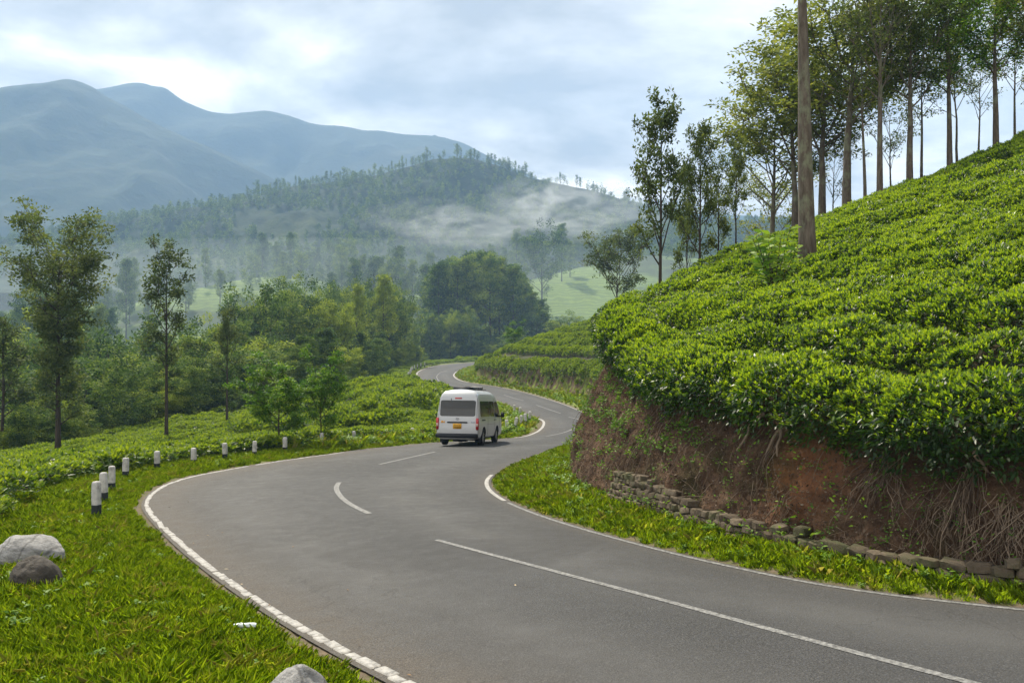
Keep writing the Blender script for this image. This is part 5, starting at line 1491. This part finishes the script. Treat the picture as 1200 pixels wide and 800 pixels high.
for sd in (-1, 1):
    vp('side_window', side_patch(sd, [(1.13, .42, 2.05), (1.17, .36, 2.10), (1.68, .42, 2.10), (1.74, .50, 2.05)], .006, VG, 'side_window'))
    vp('side_window', side_patch(sd, [(1.13, 2.16, 2.98), (1.17, 2.13, 3.01), (1.68, 2.13, 3.01), (1.74, 2.16, 2.98)], .006, VG, 'side_window'))
    fwnd = vp('front_door_window', side_patch(sd, [(1.10, 3.16, 4.16), (1.14, 3.14, 4.16), (1.68, 3.14, 3.72), (1.73, 3.18, 3.62)], .006, VG, 'front_door_window'))
    g = MB()
    for yv, za, zb in ((3.07, .34, 1.85), (1.72, .34, 1.12), (4.02, .62, 1.1)):
        zz = np.linspace(za, zb, 12); g.tube([(sd * (w_side(z) + .0005), yv, z) for z in zz], .005, 5)
    g.tube([(sd * (w_side(1.085) + .0005), y, 1.085) for y in np.linspace(.3, 4.2, 10)], .004, 5)
    g.tube([(sd * (w_side(.82) + .0005), y, .82) for y in np.linspace(1.5, 3.1, 8)], .004, 5)
    vp('panel_gap', g.build('panel_gap', [VB]))
    bbox('door_handle', (sd * .858, 3.22, .985), (.03, .14, .035), VB, .01); bbox('door_handle', (sd * .858, 2.92, .985), (.03, .14, .035), VB, .01)
    lt = MB()
    for k in range(9): lt.box((sd * .8525, .60 + k * .075, 1.0), (.003, .052, .045 if k % 3 else .06))
    vp('side_lettering', lt.build('side_lettering', [VB]))
    mr = bbox('door_mirror', (sd * .985, 4.02, 1.18), (.16, .09, .24), VB, .03); bbox('mirror_arm', (-sd * .09, .02, -.06), (.10, .04, .05), VB, .01, mr)
    bbox('mud_flap', (sd * .70, .56, .25), (.24, .015, .26), VB, .004)
    bbox('headlight', (sd * .66, LEN - .09, .86), (.30, .16, .24), VC, .04)
ws = []
zz = np.linspace(1.14, 1.92, 9); V = [(-w + 2 * w * c / 8, float(y_front(z)) + .008 - .05 * ((c - 4) / 4) ** 2, z) for z in zz for w in [w_side(z) - .13] for c in range(9)]
i = (np.arange(8)[:, None] * 9 + np.arange(8)[None]).ravel()
vp('windscreen', mesh_np('windscreen', V, [np.stack([i, i + 9, i + 10, i + 1], 1)], [VG], None, True))
bbox('front_bumper', (0, LEN - .02, .42), (1.60, .14, .24), VW, .05); bbox('grille', (0, LEN - .035, .80), (.95, .06, .12), VB, .02)
ub = MB(); ub.box((0, 2.35, .29), (1.25, 4.1, .14)); ub.box((0, .55, .27), (.5, .42, .20)); ub.tube([(-.62, AX[0], .33), (.62, AX[0], .33)], .06, 8); ub.tube([(-.62, AX[1], .33), (.62, AX[1], .33)], .05, 8); ub.tube([(.35, .1, .25), (.35, 1.6, .27)], .035, 8)
vp('underbody', ub.build('underbody', [VB]))
def wheel_meshes():
    t = MB(); n = 30; a = np.arange(n) * 2 * np.pi / n
    prof = np.array([(-.095, .215), (-.1, .29), (-.085, .325), (-.05, WR), (.05, WR), (.085, .325), (.1, .29), (.095, .215)])
    V = np.concatenate([np.stack([np.full(n, x), np.cos(a) * r0, np.sin(a) * r0], 1) for x, r0 in prof])
    i = np.arange(len(prof) - 1)[:, None] * n; j = np.arange(n)[None]
    t.add(V, [np.stack([i + j, i + (j + 1) % n, i + n + (j + 1) % n, i + n + j], -1).reshape(-1, 4)])
    rm_ = MB()
    prof = np.array([(.088, .218), (.06, .205), (.045, .17), (.045, .02)])
    V = np.concatenate([np.stack([np.full(n, x), np.cos(a) * r0, np.sin(a) * r0], 1) for x, r0 in prof])
    i = np.arange(len(prof) - 1)[:, None] * n
    rm_.add(V, [np.stack([i + j, i + (j + 1) % n, i + n + (j + 1) % n, i + n + j], -1).reshape(-1, 4), (np.arange(n) + 3 * n)[None]], mat=0)
    for k in range(10):
        an = k * 2 * np.pi / 10; rm_.tube([(.055, math.cos(an) * .06, math.sin(an) * .06), (.065, math.cos(an) * .19, math.sin(an) * .19)], .022, 5, mat=1)
    rm_.tube([(.03, 0, 0), (.085, 0, 0)], .055, 14, mat=1)
    return t.build('tyre', [VT], True, 40), rm_.build('rim', [VB, VM], True, 35)
tyre, rim = wheel_meshes()
for yc in AX:
    for sd in (-1, 1):
        w_ = vp('wheel', None, loc=(sd * .735, yc, WR), rot=(0, 0, 0 if sd > 0 else math.pi)); w_.empty_display_size = .1
        link('tyre', tyre, parent=w_); link('rim', rim, parent=w_)
# roof gear: low black vent housing and rolled black bundle on a bar
bbox('roof_vent', (-.02, 1.35, 2.245), (.86, .95, .10), VB, .045)
b = MB(); b.tube([(-.10, 2.55, 2.26), (.05, 2.5, 2.27), (.42, 2.48, 2.25)], [.075, .085, .07], 10); b.tube([(-.5, 2.62, 2.21), (.55, 2.62, 2.20)], .02, 6)
vp('roof_bundle', b.build('roof_bundle', [VB], True, 50))
b = MB(); b.tube([(.74, .6, 2.0), (.735, 1.6, 2.01), (.73, 2.8, 2.0)], .012, 6); b.tube([(-.74, .6, 2.0), (-.735, 1.6, 2.01), (-.73, 2.8, 2.0)], .012, 6)
vp('rain_gutter', b.build('rain_gutter', [VW], True))

# ---------------------------------------------------------------- air: haze and drifting mist
def vol_mat(name, color, density, aniso=0.0, noise=None):
    m = Mat(name); v = m.n('ShaderNodeVolumePrincipled')
    v.inputs['Color'].default_value = (*color, 1); v.inputs['Anisotropy'].default_value = aniso
    if noise is None: v.inputs['Density'].default_value = density
    else:
        p = m.coord('Object'); n = m.noise(noise[0], 6, .62, p, noise[1], .6)
        ln = m.n('ShaderNodeVectorMath', operation='LENGTH'); m.l(p, ln.inputs[0])
        fall = m.math('SUBTRACT', 1.0, ln.outputs['Value'], True)
        d = m.math('MULTIPLY', m.math('MULTIPLY', m.math('SUBTRACT', n, noise[2], True), fall), density * 6)
        m.l(d, v.inputs['Density'])
    m.l(v.outputs[0], m.out.inputs['Volume'])
    return m.m
b = MB(); b.box((0, 1400, 380), (8200, 3000, 860))
hz_ = link('haze', b.build('haze', [vol_mat('haze', (.36, .55, .83), .00041)]), label='pale blue morning haze filling the valley air', cat='haze', kind='stuff')

r_ = rng(120)
for X, Y, d, sx_, sy_, sz_, den in [(640, 238, 640, 52, 30, 22, .06), (515, 262, 610, 62, 30, 20, .03), (585, 272, 590, 70, 30, 16, .03), (700, 262, 590, 60, 30, 15, .03), (745, 236, 660, 44, 24, 16, .03)]:
    bm = bmesh.new(); bmesh.ops.create_icosphere(bm, subdivisions=3, radius=1.0); me = bpy.data.meshes.new('mist'); bm.to_mesh(me); bm.free()
    me.materials.append(vol_mat('mist_%d' % X, (.97, .98, 1.0), den, 0.0, (2.0 + X % 3 * .3, (1.0, 1.0, .8), .46)))
    link('mist', me, loc=(at(X, d), d, (400 - Y) / F * d), scale=(sx_, sy_, sz_), label='thin white mist drifting in front of the wooded ridge', cat='mist', group='mist below the ridge', kind='stuff')

for x_, y_, z_, sx_, sy_, sz_, den, lb in [(-120, 520, -25, 520, 210, 85, .0007, 'pale blue mist lying along the wooded valley floor'), (-350, 1180, 40, 900, 190, 70, .0013, 'pale mist bank between the wooded ridge and the mountains')]:
    bm = bmesh.new(); bmesh.ops.create_icosphere(bm, subdivisions=4, radius=1.0); me = bpy.data.meshes.new('mist'); bm.to_mesh(me); bm.free()
    me.materials.append(vol_mat('valley_mist', (.86, .93, 1.0), den))
    link('mist', me, loc=(x_, y_, z_), scale=(sx_, sy_, sz_), label=lb, cat='mist', kind='stuff')
